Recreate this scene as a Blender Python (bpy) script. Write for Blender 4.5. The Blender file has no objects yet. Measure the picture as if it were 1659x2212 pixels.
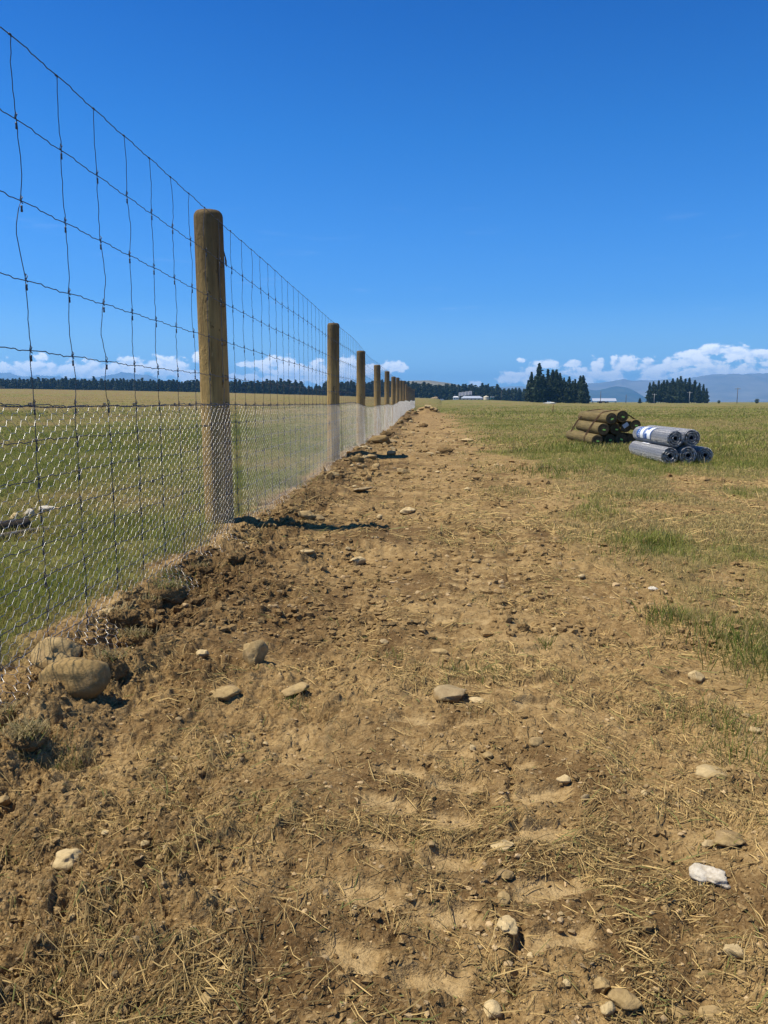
import bpy, bmesh, math, random
import numpy as np
from mathutils import Vector, Matrix

random.seed(7)
RNG = np.random.default_rng(7)
S = bpy.context.scene
COL = S.collection
R = math.radians

# ------------------------------------------------------------------ camera
CAM_H, PITCH, YAW, FPX, CX, CY = 0.83, R(8.15), R(3.05), 1662.0, 829.5, 1106.0
cam_data = bpy.data.cameras.new("camera")
cam = bpy.data.objects.new("camera", cam_data)
COL.objects.link(cam)
cam.location = (0, 0, CAM_H)
cam.rotation_euler = (math.pi / 2 - PITCH, 0, YAW)
cam_data.sensor_fit = 'VERTICAL'
cam_data.sensor_height = 36.0
cam_data.lens = 36.0 * FPX / 2212.0
cam_data.clip_start = 0.05
cam_data.clip_end = 60000
S.camera = cam
CAM_M = cam.rotation_euler.to_matrix()


def ray(px, py):
    d = CAM_M @ Vector(((px - CX) / FPX, -(py - CY) / FPX, -1.0))
    return d.normalized()


# ------------------------------------------------------------------ exposure
S.view_settings.view_transform = 'Standard'
S.view_settings.look = 'None'
S.view_settings.exposure = 0.36
S.view_settings.gamma = 1.0
S.cycles.max_bounces = 5
S.cycles.diffuse_bounces = 3
S.cycles.glossy_bounces = 2
S.cycles.transparent_max_bounces = 6
S.cycles.transmission_bounces = 2
S.cycles.volume_bounces = 1

# ------------------------------------------------------------------ sun
SUN_EL = R(62.0)
SUN_DIR = Vector((-math.cos(SUN_EL) * math.cos(R(5)), -math.cos(SUN_EL) * math.sin(R(5)), math.sin(SUN_EL)))
sun_data = bpy.data.lights.new("sun", 'SUN')
sun_data.energy = 5.0
sun_data.angle = R(0.53)
sun_data.color = (1.0, 0.92, 0.78)
sun = bpy.data.objects.new("sun", sun_data)
COL.objects.link(sun)
sun.location = (-20, -2, 35)
sun.rotation_euler = (-SUN_DIR).to_track_quat('-Z', 'Y').to_euler()

# ------------------------------------------------------------------ world: sky with cumulus
world = bpy.data.worlds.new("World")
S.world = world
world.use_nodes = True
WN = world.node_tree
WN.nodes.clear()


class NT:
    """tiny helper for node trees"""

    def __init__(self, nt):
        self.nt = nt

    def n(self, kind, **kw):
        nd = self.nt.nodes.new(kind)
        for k, v in kw.items():
            setattr(nd, k, v)
        return nd

    def link(self, a, b):
        self.nt.links.new(a, b)

    def setin(self, sock, v):
        if isinstance(v, bpy.types.NodeSocket):
            self.link(v, sock)
        else:
            sock.default_value = v

    def math(self, op, a, b=None, c=None, clamp=False):
        nd = self.n('ShaderNodeMath', operation=op, use_clamp=clamp)
        for i, v in enumerate((a, b, c)):
            if v is not None:
                self.setin(nd.inputs[i], v)
        return nd.outputs[0]

    def vec(self, op, a, b=None):
        nd = self.n('ShaderNodeVectorMath', operation=op)
        self.setin(nd.inputs[0], a)
        if b is not None:
            self.setin(nd.inputs[1], b)
        return nd.outputs['Value'] if op in ('LENGTH', 'DOT_PRODUCT') else nd.outputs['Vector']

    def noise(self, vec, scale, detail=4, rough=0.55, dist=0.0):
        nd = self.n('ShaderNodeTexNoise')
        self.setin(nd.inputs['Vector'], vec)
        nd.inputs['Scale'].default_value = scale
        nd.inputs['Detail'].default_value = detail
        nd.inputs['Roughness'].default_value = rough
        nd.inputs['Distortion'].default_value = dist
        return nd.outputs['Fac']

    def mix(self, f, a, b, blend='MIX'):
        nd = self.n('ShaderNodeMix', data_type='RGBA', blend_type=blend)
        self.setin(nd.inputs[0], f)
        self.setin(nd.inputs[6], a)
        self.setin(nd.inputs[7], b)
        return nd.outputs[2]

    def ramp(self, f, stops):
        nd = self.n('ShaderNodeValToRGB')
        cr = nd.color_ramp
        while len(cr.elements) < len(stops):
            cr.elements.new(0.5)
        for e, (p, c) in zip(cr.elements, stops):
            e.position = p
            e.color = c if len(c) == 4 else (*c, 1)
        self.setin(nd.inputs[0], f)
        return nd.outputs[0]

    def smooth(self, v, lo, hi):
        nd = self.n('ShaderNodeMapRange', interpolation_type='SMOOTHSTEP')
        self.setin(nd.inputs[0], v)
        nd.inputs[1].default_value = lo
        nd.inputs[2].default_value = hi
        nd.inputs[3].default_value = 0
        nd.inputs[4].default_value = 1
        return nd.outputs[0]


W = NT(WN)
sky = W.n('ShaderNodeTexSky', sky_type='NISHITA', sun_disc=False)
sky.sun_elevation = SUN_EL
sky.sun_rotation = math.atan2(SUN_DIR.x, SUN_DIR.y)
sky.altitude = 400
sky.air_density = 1.0
sky.dust_density = 0.3
sky.ozone_density = 3.0
bg_sky = W.n('ShaderNodeBackground')
bg_sky.inputs['Strength'].default_value = 0.108
tc = W.n('ShaderNodeTexCoord')
sep = W.n('ShaderNodeSeparateXYZ')
W.link(tc.outputs['Generated'], sep.inputs[0])
az = W.math('ARCTAN2', sep.outputs['X'], sep.outputs['Y'])
el = W.math('ARCSINE', sep.outputs['Z'])
# the clear mountain sky is a deeper blue than the model's: grade it by height
SKYT = [(0, (0.52, 0.84, 1.6)), (1.28, (0.60, 0.94, 1.5)), (3.94, (0.46, 0.80, 1.24)), (7.19, (0.25, 0.65, 1.15)), (11.88, (0.17, 0.62, 1.16)),
        (17.72, (0.085, 0.55, 1.10)), (25.0, (0.02, 0.41, 0.97)), (40, (0.05, 0.31, 0.66)), (90, (0.05, 0.24, 0.5))]
eln = W.math('DIVIDE', el, math.pi / 2, clamp=True)
tint = W.ramp(eln, [(a_ / 90.0, tuple(v_ / 1.6 for v_ in c_)) for a_, c_ in SKYT])
graded = W.vec('MULTIPLY', W.vec('MULTIPLY', sky.outputs[0], tint), (1.6, 1.6, 1.6))
W.link(graded, bg_sky.inputs['Color'])
comb = W.n('ShaderNodeCombineXYZ')
W.link(az, comb.inputs[0])
W.link(el, comb.inputs[1])
P = comb.outputs[0]
CLOUDS = [  # photo px centre and radii of each cumulus lump
    (40, 803, 110, 20), (160, 803, 110, 19), (260, 806, 80, 19), (345, 797, 50, 22), (285, 792, 32, 18), (90, 772, 14, 9),
    (380, 790, 30, 16), (428, 772, 12, 14), (410, 812, 50, 14), (-40, 800, 60, 20), (520, 815, 50, 8),
    (560, 786, 40, 8), (610, 786, 36, 16), (640, 802, 70, 18), (690, 806, 50, 20), (630, 818, 60, 10), (760, 796, 34, 22),
    (745, 812, 40, 14), (845, 792, 30, 13), (800, 800, 26, 14), (870, 830, 30, 6), (1030, 828, 14, 6), (1028, 834, 20, 4),
    (1105, 816, 28, 13), (1135, 812, 28, 16), (1128, 778, 9, 5), (1185, 785, 32, 9), (1235, 786, 24, 6), (1290, 792, 18, 18),
    (1265, 812, 50, 16), (1320, 812, 40, 12), (1350, 788, 30, 16), (1405, 795, 34, 16), (1450, 790, 30, 17), (1420, 812, 40, 15),
    (1490, 812, 38, 18), (1535, 806, 50, 18), (1600, 806, 55, 16), (1650, 808, 40, 17), (1500, 765, 36, 11), (1540, 760, 36, 13),
    (1585, 764, 38, 15), (1640, 766, 40, 14), (1700, 790, 60, 30), (1500, 782, 60, 9)]
fac = None
for (cx_, cy_, rx_, ry_) in CLOUDS:
    d = ray(cx_, cy_)
    d2 = ray(cx_ + rx_, cy_)
    d3 = ray(cx_, cy_ - ry_)
    a0, e0 = math.atan2(d.x, d.y), math.asin(d.z)
    ra = abs(math.atan2(d2.x, d2.y) - a0)
    re = abs(math.asin(d3.z) - e0)
    q = W.vec('SUBTRACT', P, (a0, e0, 0))
    q = W.vec('MULTIPLY', q, (1 / ra / 1.25, 1 / re / 1.3, 0))
    m = W.math('SUBTRACT', 1.0, W.vec('LENGTH', q))
    fac = m if fac is None else W.math('MAXIMUM', fac, m)
Pn = W.vec('MULTIPLY', P, (1.0, 1.35, 1.0))
n1 = W.noise(Pn, 62, 7, 0.58, 0.2)
Pn2 = W.vec('ADD', Pn, (-0.0035, 0.0065, 0))
n2 = W.noise(Pn2, 62, 7, 0.58, 0.2)
dens = W.math('ADD', fac, W.math('MULTIPLY', W.math('SUBTRACT', n1, 0.475), 2.7))
alpha = W.smooth(dens, 0.06, 0.50)
light = W.math('ADD', 0.66, W.math('MULTIPLY', W.math('SUBTRACT', n1, n2), 2.6), clamp=True)
ccol = W.ramp(light, [(0.0, (0.55, 0.62, 0.74)), (0.45, (0.78, 0.83, 0.90)), (0.75, (1.0, 0.99, 0.97)), (1.0, (1.0, 1.0, 1.0))])
bg_c = W.n('ShaderNodeBackground')
W.link(ccol, bg_c.inputs['Color'])
bg_c.inputs['Strength'].default_value = 1.45
# thin wisps higher up
wis = W.noise(W.vec('MULTIPLY', P, (5.0, 42.0, 0)), 1.6, 4, 0.5)
wism = W.math('MULTIPLY', W.smooth(wis, 0.60, 0.80), W.math('MULTIPLY', W.smooth(el, 0.05, 0.12), W.math('SUBTRACT', 1.0, W.smooth(el, 0.16, 0.26))))
alpha = W.math('MAXIMUM', W.math('MULTIPLY', alpha, 0.93), W.math('MULTIPLY', wism, 0.06))
msh = W.n('ShaderNodeMixShader')
W.link(alpha, msh.inputs[0])
W.link(bg_sky.outputs[0], msh.inputs[1])
W.link(bg_c.outputs[0], msh.inputs[2])
wo = W.n('ShaderNodeOutputWorld')
W.link(msh.outputs[0], wo.inputs['Surface'])
world.cycles.sampling_method = 'MANUAL'
world.cycles.sample_map_resolution = 512


# ------------------------------------------------------------------ numpy noise
def _h(ix, iy, iz, seed):
    h = (ix.astype(np.int64) * 374761393 + iy.astype(np.int64) * 668265263 + iz * 2147483647 + seed * 974634777) & 0xFFFFFFFF
    h = ((h ^ (h >> 13)) * 1274126177) & 0xFFFFFFFF
    h = ((h ^ (h >> 16)) * 2246822519) & 0xFFFFFFFF
    return h ^ (h >> 15)


def perlin(x, y, seed=0):
    x = np.asarray(x, float); y = np.asarray(y, float)
    x0 = np.floor(x).astype(np.int64); y0 = np.floor(y).astype(np.int64)
    fx, fy = x - x0, y - y0
    u = fx * fx * fx * (fx * (fx * 6 - 15) + 10); v = fy * fy * fy * (fy * (fy * 6 - 15) + 10)

    def g(ix, iy, dx, dy):
        a = _h(ix, iy, 0, seed) * (2 * np.pi / 4294967296.0)
        return np.cos(a) * dx + np.sin(a) * dy
    a = g(x0, y0, fx, fy); b = g(x0 + 1, y0, fx - 1, fy); c = g(x0, y0 + 1, fx, fy - 1); d = g(x0 + 1, y0 + 1, fx - 1, fy - 1)
    return ((a + (b - a) * u) * (1 - v) + (c + (d - c) * u) * v) * 1.5


def fbm(x, y, oct=4, seed=0, gain=0.5):
    s, a, f = 0, 1.0, 1.0
    for i in range(oct):
        s = s + a * perlin(x * f, y * f, seed + i * 17); a *= gain; f *= 2.03
    return s


def noise3(p, seed=0):
    """cheap smooth 3-D noise as a sum of three sliced 2-D fields"""
    return (perlin(p[:, 0] + 0.37 * p[:, 2], p[:, 1] - 0.21 * p[:, 2], seed) + perlin(p[:, 1] + 0.29 * p[:, 0], p[:, 2] + 5.2, seed + 3)
            + perlin(p[:, 2] - 0.33 * p[:, 1], p[:, 0] + 9.1, seed + 7)) * 0.6


def domes(x, y, cell, seed, rmin, rmax, keep):
    """field of rounded lumps: height in units of the cell"""
    gx, gy = x / cell, y / cell
    ix, iy = np.floor(gx).astype(np.int64), np.floor(gy).astype(np.int64)
    best = np.zeros_like(gx)
    for dx in (-1, 0, 1):
        for dy in (-1, 0, 1):
            jx, jy = ix + dx, iy + dy
            h1 = _h(jx, jy, 0, seed) / 4294967296.0; h2 = _h(jx, jy, 0, seed + 1) / 4294967296.0
            h3 = _h(jx, jy, 0, seed + 2) / 4294967296.0; h4 = _h(jx, jy, 0, seed + 3) / 4294967296.0
            r = rmin + (rmax - rmin) * h3 ** 2
            q = r * r - (gx - jx - h1) ** 2 - (gy - jy - h2) ** 2
            best = np.maximum(best, np.where((q > 0) & (h4 < keep), np.sqrt(np.maximum(q, 0)), 0))
    return best


def sm(a, b, x):
    t = np.clip((x - a) / (b - a), 0, 1)
    return t * t * (3 - 2 * t)


# ------------------------------------------------------------------ terrain
FENCE_X = -1.26
POST_X = -1.36
POST_Y0, POST_DY, N_POST = 4.93, 5.5, 17


def base_h(x, y):
    x = np.asarray(x, float); y = np.asarray(y, float)
    yy = np.maximum(y, 1.0)
    k = np.clip((0.02 - x / yy) / 0.57, 0, 1.6) ** 0.45
    h = 6.0 * k * sm(25, 330, y)
    h = h + 1.9 * np.exp(-((x / yy - 0.055) / 0.085) ** 2) * sm(90, 420, y)
    h = h - 0.12 * np.exp(-((y - 20) / 10.0) ** 2) * np.exp(-((x + 1.2) / 3.0) ** 2)
    h = h + 0.10 * fbm(x * 0.11, y * 0.11, 2, 5) * sm(4, 16, y)
    return h


def veg_mask(x, y):
    """0 bare soil .. 1 full grass"""
    x = np.asarray(x, float); y = np.asarray(y, float)
    n = fbm(x * 1.1, y * 0.8, 4, 11)
    n2 = fbm(x * 4, y * 3.2, 3, 14)
    left = sm(-1.28, -1.5, x + 0.10 * n2)
    rb = 1.10 + 0.012 * y + 0.75 * n + 0.34 * n2 + 0.45 * sm(2.2, 0.8, y) - 0.15 * sm(6, 14, y)
    right = sm(-0.55, 1.0, x - rb)
    bald = sm(0.30, 0.62, fbm(x * 0.9 + 3, y * 0.55, 4, 17)) * sm(0.2, 1.0, x) * sm(13, 8, y)
    right = right * (1 - 0.85 * bald)
    endcap = sm(56, 64, y + 2 * n)
    trk = np.exp(-((y - 165 - 0.25 * x) / 5.0) ** 2) * sm(5, 25, x) * 0.55 + np.exp(-((y - 260 + 0.9 * (x - 20)) / 8.0) ** 2) * sm(5, 12, x) * sm(70, 50, x) * 0.5
    return np.clip(np.maximum(np.maximum(left, right), endcap) - trk, 0, 1)


def green_mask(x, y):
    x = np.asarray(x, float); y = np.asarray(y, float)
    g = 0.44 + 0.36 * fbm(x * 0.55, y * 0.42, 4, 21) + 0.25 * fbm(x * 2.3, y * 2.0, 3, 23) + 0.30 * fbm(x * 0.06, y * 0.05, 3, 25)
    g = g + 0.20 * sm(-1.2, -1.6, x) * sm(40, 12, y) - 0.34 * sm(0.0, 1.0, x) * sm(12, 6, y) + 0.55 * sm(0.15, 0.75, fbm(x * 1.15, y * 0.8, 3, 27)) * sm(0.3, 0.9, x) * sm(14, 8, y)
    g = g + 0.16 * sm(8, 20, y) * sm(0, 3, x) + 0.06 * sm(30, 120, y) * sm(0, -10, x) - 0.22 * sm(40, 100, y) * sm(0, -10, x)
    return np.clip(g, 0, 1)


def row_spacing(y):
    return np.maximum(5.9e-4 * (y * y + 0.69) / 0.83, 1.2e-3)


def track(x, y):
    """tread prints of a tractor tyre: three columns of pressed lugs between two ruts"""
    xr = x - (0.04 + 0.10 * y) + 0.010 * perlin(y * 2.1, y * 0 + 4, 90)
    rng_ = sm(0.85, 1.05, y) * sm(6.0, 4.2, y)
    wob = 0.012 * fbm(x * 8, y * 8, 2, 91)
    press = 0
    for c_, hw, ph_, sl in ((-0.255, 0.048, 0.0, 0.12), (-0.125, 0.045, 1.6, -0.1), (0.060, 0.048, 3.4, -0.25)):
        col_ = sm(hw + 0.025, hw - 0.015, np.abs(xr - c_ + wob))
        press = press + col_ * sm(0.05, 0.60, np.cos(2 * np.pi * (y + sl * (xr - c_) + wob) / 0.150 + ph_)) * sm(-0.55, -0.15, fbm(x * 4 + c_ * 9, y * 3.2, 2, 93))
    press = np.clip(press, 0, 1) * rng_
    band = sm(0.40, 0.32, np.abs(xr + 0.11)) * rng_
    rut = np.exp(-((xr + 0.012 * fbm(x * 3, y * 9, 2, 94)) / 0.008) ** 2) + 0.8 * np.exp(-((xr + 0.19 + 0.012 * fbm(x * 3, y * 9, 2, 96)) / 0.008) ** 2)
    return press, band, rut * rng_ * sm(-0.25, 0.35, fbm(x * 2, y * 8, 3, 95))


def ground_h(x, y, vals=False):
    x = np.asarray(x, float); y = np.asarray(y, float)
    s = np.maximum(row_spacing(y) * 0.75, 1.4e-3)

    def lod(lam):
        return np.clip((lam / s - 1.6) / 2.5, 0, 1)
    veg = veg_mask(x, y)
    soil = 1 - veg
    near = sm(80, 40, y)
    h = base_h(x, y)
    rough = np.clip(0.75 + 0.75 * fbm(x * 1.6, y * 1.3, 3, 31), 0.2, 1.6)
    press, tm, rut = track(x, y)
    # beside the fence the soil is dug up and cloddier
    dig = np.exp(-((x + 0.98) / 0.26) ** 2) * sm(80, 60, y)
    rough = rough * (1 - 0.25 * tm - 0.6 * press) * (1 + 0.3 * sm(0.2, -0.6, x)) + 0.75 * dig
    h = h + near * soil * 0.030 * fbm(x * 1.7, y * 1.5, 3, 41)
    h = h + near * dig * (0.02 + (0.09 - 0.055 * sm(5, 8, y)) * fbm(x * 2.6, y * 1.4, 3, 43) + 0.015 * sm(5, 9, y) + 0.06 * sm(14, 40, y))
    # trench edge right against the netting
    tr = np.exp(-((x + 1.13) / 0.07) ** 2) * sm(5.6, 4.6, y)
    h = h - 0.05 * tr * sm(-0.1, 0.3, fbm(x * 0.5, y * 2.2, 2, 47))
    # mound at every post foot
    for k in range(N_POST):
        py = POST_Y0 + k * POST_DY
        d2 = ((x - POST_X - 0.06) / 0.26) ** 2 + ((y - py + 0.02) / 0.34) ** 2
        h = h + (0.035 if k == 0 else 0.04) * np.exp(-d2)
    # low bank the second post's shadow climbs
    h = h + 0.085 * sm(11.22, 11.56, y + 0.05 * perlin(x * 4, y * 0, 48)) * sm(13.4, 12.0, y) * sm(-1.25, -1.05, x) * sm(0.25, -0.15, x)
    # heap of spoil at the far end
    h = h + (0.42 + 0.25 * fbm(x * 1.2, y * 0.8, 3, 49)) * np.exp(-((x - 0.15) / 0.75) ** 2 - ((y - 51) / 4.0) ** 2)
    h = h + near * soil * rough * 0.016 * (fbm(x * 7, y * 6.5, 3, 51)) * lod(0.12)
    wx = x + 0.006 * perlin(x * 31, y * 31, 3); wy_ = y + 0.006 * perlin(x * 31, y * 31, 4)
    for f_, a_, sd in ((13, 0.0105, 61), (31, 0.0080, 63), (70, 0.0050, 65), (150, 0.0024, 67)):
        if np.any(lod(1.0 / f_) > 0):
            h = h + near * soil * rough * a_ * (np.abs(perlin(wx * f_, wy_ * f_, sd)) * 1.5 - 0.5) * lod(1.0 / f_)
    if np.any(lod(0.05) > 0):
        L = domes(wx + 0.005 * perlin(x * 55, y * 55, 3), wy_ + 0.005 * perlin(x * 55, y * 55, 4), 0.06, 61, 0.10, 0.60, 0.30)
        h = h + near * soil * rough * 0.06 * 0.40 * L * lod(0.05)
        L2 = domes(wx + 0.002 * perlin(x * 140, y * 140, 5), wy_ + 0.002 * perlin(x * 140, y * 140, 6), 0.021, 71, 0.15, 0.62, 0.40)
        h = h + near * soil * np.clip(rough, 0.3, 1.2) * 0.021 * 0.5 * L2 * lod(0.021)
    h = h + near * veg * 0.02 * fbm(x * 5, y * 5, 3, 83) * lod(0.2)
    h = h - soil * (0.015 * press - 0.006 * tm) - 0.015 * rut * soil
    if vals:
        wet = 0
        for (wx_, wy0, sx_, sy_, a_) in ((0.16, 3.55, 0.38, 0.22, 0.7), (1.25, 3.35, 0.30, 0.12, 0.8), (-0.35, 4.6, 0.30, 0.3, 0.5), (0.62, 1.55, 0.22, 0.15, 0.55), (0.50, 1.22, 0.2, 0.09, 0.5), (-0.62, 1.35, 0.3, 0.2, 0.35), (2.6, 5.6, 0.3, 0.3, 0.7), (0.1, 6.5, 0.6, 0.5, 0.4)):
            wet = wet + a_ * np.exp(-((x - wx_ + 0.1 * perlin(x * 6, y * 6, 99)) / sx_) ** 2 - ((y - wy0) / sy_) ** 2)
        damp = np.clip(0.30 + 0.6 * fbm(x * 0.9, y * 0.7, 3, 97) + 0.36 * fbm(x * 5.5, y * 3.5, 3, 98) + 0.30 * dig - 0.6 * press + 0.40 * tm * (1 - press) + 0.26 * sm(0.1, -0.8, x) + wet, 0, 1)
        return h, veg, damp, press * soil
    return h


def H1(x, y):
    return float(ground_h(np.array([x]), np.array([y]))[0])


def at(px, py):
    """world point on the ground under a photo pixel"""
    d = ray(px, py)
    t = CAM_H / -d.z if d.z < -1e-4 else 400
    for _ in range(12):
        p = Vector((0, 0, CAM_H)) + d * t
        g = float(base_h(np.array([p.x]), np.array([p.y]))[0])
        if abs(d.z) < 1e-5:
            break
        t = max(0.5, min(900, (g - CAM_H) / d.z))
    if t < 14:
        for _ in range(8):
            p = Vector((0, 0, CAM_H)) + d * t
            g = H1(p.x, p.y)
            t = t + 0.6 * ((g - CAM_H) / d.z - t)
    p = Vector((0, 0, CAM_H)) + d * t
    return p.x, p.y


def at_y(px, Y):
    """world x of a photo column at the horizon for a distance Y"""
    d = ray(px, 868)
    return d.x / d.y * Y


def px_m(y, z=0.0):
    """metres per photo pixel at a distance"""
    return math.hypot(y, CAM_H - z) / FPX


# ------------------------------------------------------------------ mesh helpers
def build(name, verts, quads=None, tris=None, mat=None, smooth=False, parent=None, attrs=None, link=True):
    verts = np.ascontiguousarray(verts, dtype=np.float32).reshape(-1, 3)
    quads = np.zeros((0, 4), np.int32) if quads is None or len(quads) == 0 else np.asarray(quads, np.int32)
    tris = np.zeros((0, 3), np.int32) if tris is None or len(tris) == 0 else np.asarray(tris, np.int32)
    me = bpy.data.meshes.new(name)
    me.vertices.add(len(verts))
    me.vertices.foreach_set('co', verts.ravel())
    nl = quads.size + tris.size
    me.loops.add(nl)
    me.loops.foreach_set('vertex_index', np.concatenate([quads.ravel(), tris.ravel()]).astype(np.int32))
    npoly = len(quads) + len(tris)
    me.polygons.add(npoly)
    ls = np.concatenate([np.arange(len(quads)) * 4, quads.size + np.arange(len(tris)) * 3]).astype(np.int32)
    me.polygons.foreach_set('loop_start', ls)
    me.polygons.foreach_set('use_smooth', np.full(npoly, bool(smooth)))
    me.update(calc_edges=True)
    for k, v in (attrs or {}).items():
        v = np.asarray(v, np.float32)
        if v.ndim == 1:
            a = me.attributes.new(k, 'FLOAT', 'POINT')
            a.data.foreach_set('value', v)
        else:
            a = me.attributes.new(k, 'FLOAT_COLOR', 'POINT')
            a.data.foreach_set('color', np.concatenate([v, np.ones((len(v), 1))], 1).astype(np.float32).ravel())
    if mat:
        me.materials.append(mat)
    o = bpy.data.objects.new(name, me)
    if link:
        COL.objects.link(o)
    if parent:
        o.parent = parent
    return o


class Geo:
    def __init__(self):
        self.v, self.q, self.t, self.n = [], [], [], 0

    def add(self, v, q=None, t=None):
        v = np.asarray(v, float).reshape(-1, 3)
        self.v.append(v)
        if q is not None and len(q):
            self.q.append(np.asarray(q, np.int64) + self.n)
        if t is not None and len(t):
            self.t.append(np.asarray(t, np.int64) + self.n)
        self.n += len(v)
        return self

    def tube(self, pts, r, k=6, caps=True):
        pts = np.asarray(pts, float)
        n = len(pts)
        r = np.broadcast_to(np.asarray(r, float), (n,))
        tan = np.gradient(pts, axis=0)
        tan /= np.linalg.norm(tan, axis=1, keepdims=True) + 1e-12
        up = np.where(np.abs(tan[:, 2:3]) > 0.9, np.array([[1.0, 0, 0]]), np.array([[0, 0, 1.0]]))
        a = np.cross(tan, up); a /= np.linalg.norm(a, axis=1, keepdims=True) + 1e-12
        b = np.cross(tan, a)
        th = np.arange(k) * 2 * np.pi / k
        ring = (a[:, None, :] * np.cos(th)[None, :, None] + b[:, None, :] * np.sin(th)[None, :, None]) * r[:, None, None] + pts[:, None, :]
        i = np.arange(n - 1)[:, None] * k; j = np.arange(k)[None, :]; j2 = (j + 1) % k
        q = np.stack([i + j, i + k + j, i + k + j2, i + j2], -1).reshape(-1, 4)
        v = ring.reshape(-1, 3); t = []
        if caps:
            v = np.concatenate([v, pts[:1], pts[-1:]])
            c0, c1 = n * k, n * k + 1
            t = [(c0, jj, (jj + 1) % k) for jj in range(k)] + [(c1, (n - 1) * k + (jj + 1) % k, (n - 1) * k + jj) for jj in range(k)]
        return self.add(v, q, t)

    def box(self, lo, hi, m=None):
        (x0, y0, z0), (x1, y1, z1) = lo, hi
        v = np.array([(x0, y0, z0), (x1, y0, z0), (x1, y1, z0), (x0, y1, z0), (x0, y0, z1), (x1, y0, z1), (x1, y1, z1), (x0, y1, z1)], float)
        if m is not None:
            v = np.array([list(m @ Vector(p)) for p in v])
        return self.add(v, [(0, 3, 2, 1), (4, 5, 6, 7), (0, 1, 5, 4), (1, 2, 6, 5), (2, 3, 7, 6), (3, 0, 4, 7)])

    def arrays(self):
        v = np.concatenate(self.v) if self.v else np.zeros((0, 3))
        q = np.concatenate(self.q) if self.q else None
        t = np.concatenate(self.t) if self.t else None
        return v, q, t

    def obj(self, name, mat, smooth=False, parent=None, link=True, attrs=None):
        v, q, t = self.arrays()
        return build(name, v, q, t, mat, smooth, parent, attrs, link)


def segs_tubes(A, B, r, k=4):
    """many straight smooth tubes at once: A,B (n,3)"""
    A, B = np.asarray(A, float), np.asarray(B, float)
    n = len(A)
    t = B - A
    t /= np.linalg.norm(t, axis=1, keepdims=True) + 1e-12
    up = np.where(np.abs(t[:, :1]) > 0.9, np.array([[0, 0, 1.0]]), np.array([[1.0, 0, 0]]))
    a = np.cross(t, up); a /= np.linalg.norm(a, axis=1, keepdims=True)
    b = np.cross(t, a)
    r = np.broadcast_to(np.asarray(r, float), (n,))[:, None, None]
    th = np.arange(k) * 2 * np.pi / k
    ring = (a[:, None] * np.cos(th)[None, :, None] + b[:, None] * np.sin(th)[None, :, None]) * r
    v = np.concatenate([ring + A[:, None], ring + B[:, None]], 1).reshape(-1, 3)
    j = np.arange(k); j2 = (j + 1) % k
    q = (np.stack([j, j + k, j2 + k, j2], -1)[None] + (np.arange(n) * 2 * k)[:, None, None]).reshape(-1, 4)
    return v, q


def tag(o, label=None, cat=None, group=None, kind=None):
    if label: o['label'] = label
    if cat: o['category'] = cat
    if group: o['group'] = group
    if kind: o['kind'] = kind
    return o


def empty(name, loc, rz=0.0):
    o = bpy.data.objects.new(name, None)
    o.location = loc
    o.rotation_euler = (0, 0, rz)
    o.empty_display_size = 0.2
    COL.objects.link(o)
    return o


def copy_tree(o, parent=None):
    c = o.copy()
    COL.objects.link(c)
    if parent:
        c.parent = parent
    for ch in list(o.children):
        copy_tree(ch, c)
    return c


# ------------------------------------------------------------------ materials
def mat(name):
    m = bpy.data.materials.new(name)
    m.use_nodes = True
    nt = NT(m.node_tree)
    b = m.node_tree.nodes['Principled BSDF']
    b.inputs['Roughness'].default_value = 0.9
    b.inputs['Specular IOR Level'].default_value = 0.15
    return m, nt, b


def plain(name, col, rough=0.8, metal=0.0, var=0.12, scale=8.0, spec=0.2):
    m, n, b = mat(name)
    c = n.n('ShaderNodeTexCoord')
    f = n.noise(c.outputs['Object'], scale, 4, 0.6)
    lo = tuple(x * (1 - var) for x in col); hi = tuple(min(1, x * (1 + var)) for x in col)
    n.link(n.ramp(f, [(0.3, lo), (0.7, hi)]), b.inputs['Base Color'])
    b.inputs['Roughness'].default_value = rough
    b.inputs['Metallic'].default_value = metal
    b.inputs['Specular IOR Level'].default_value = spec
    return m


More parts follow.
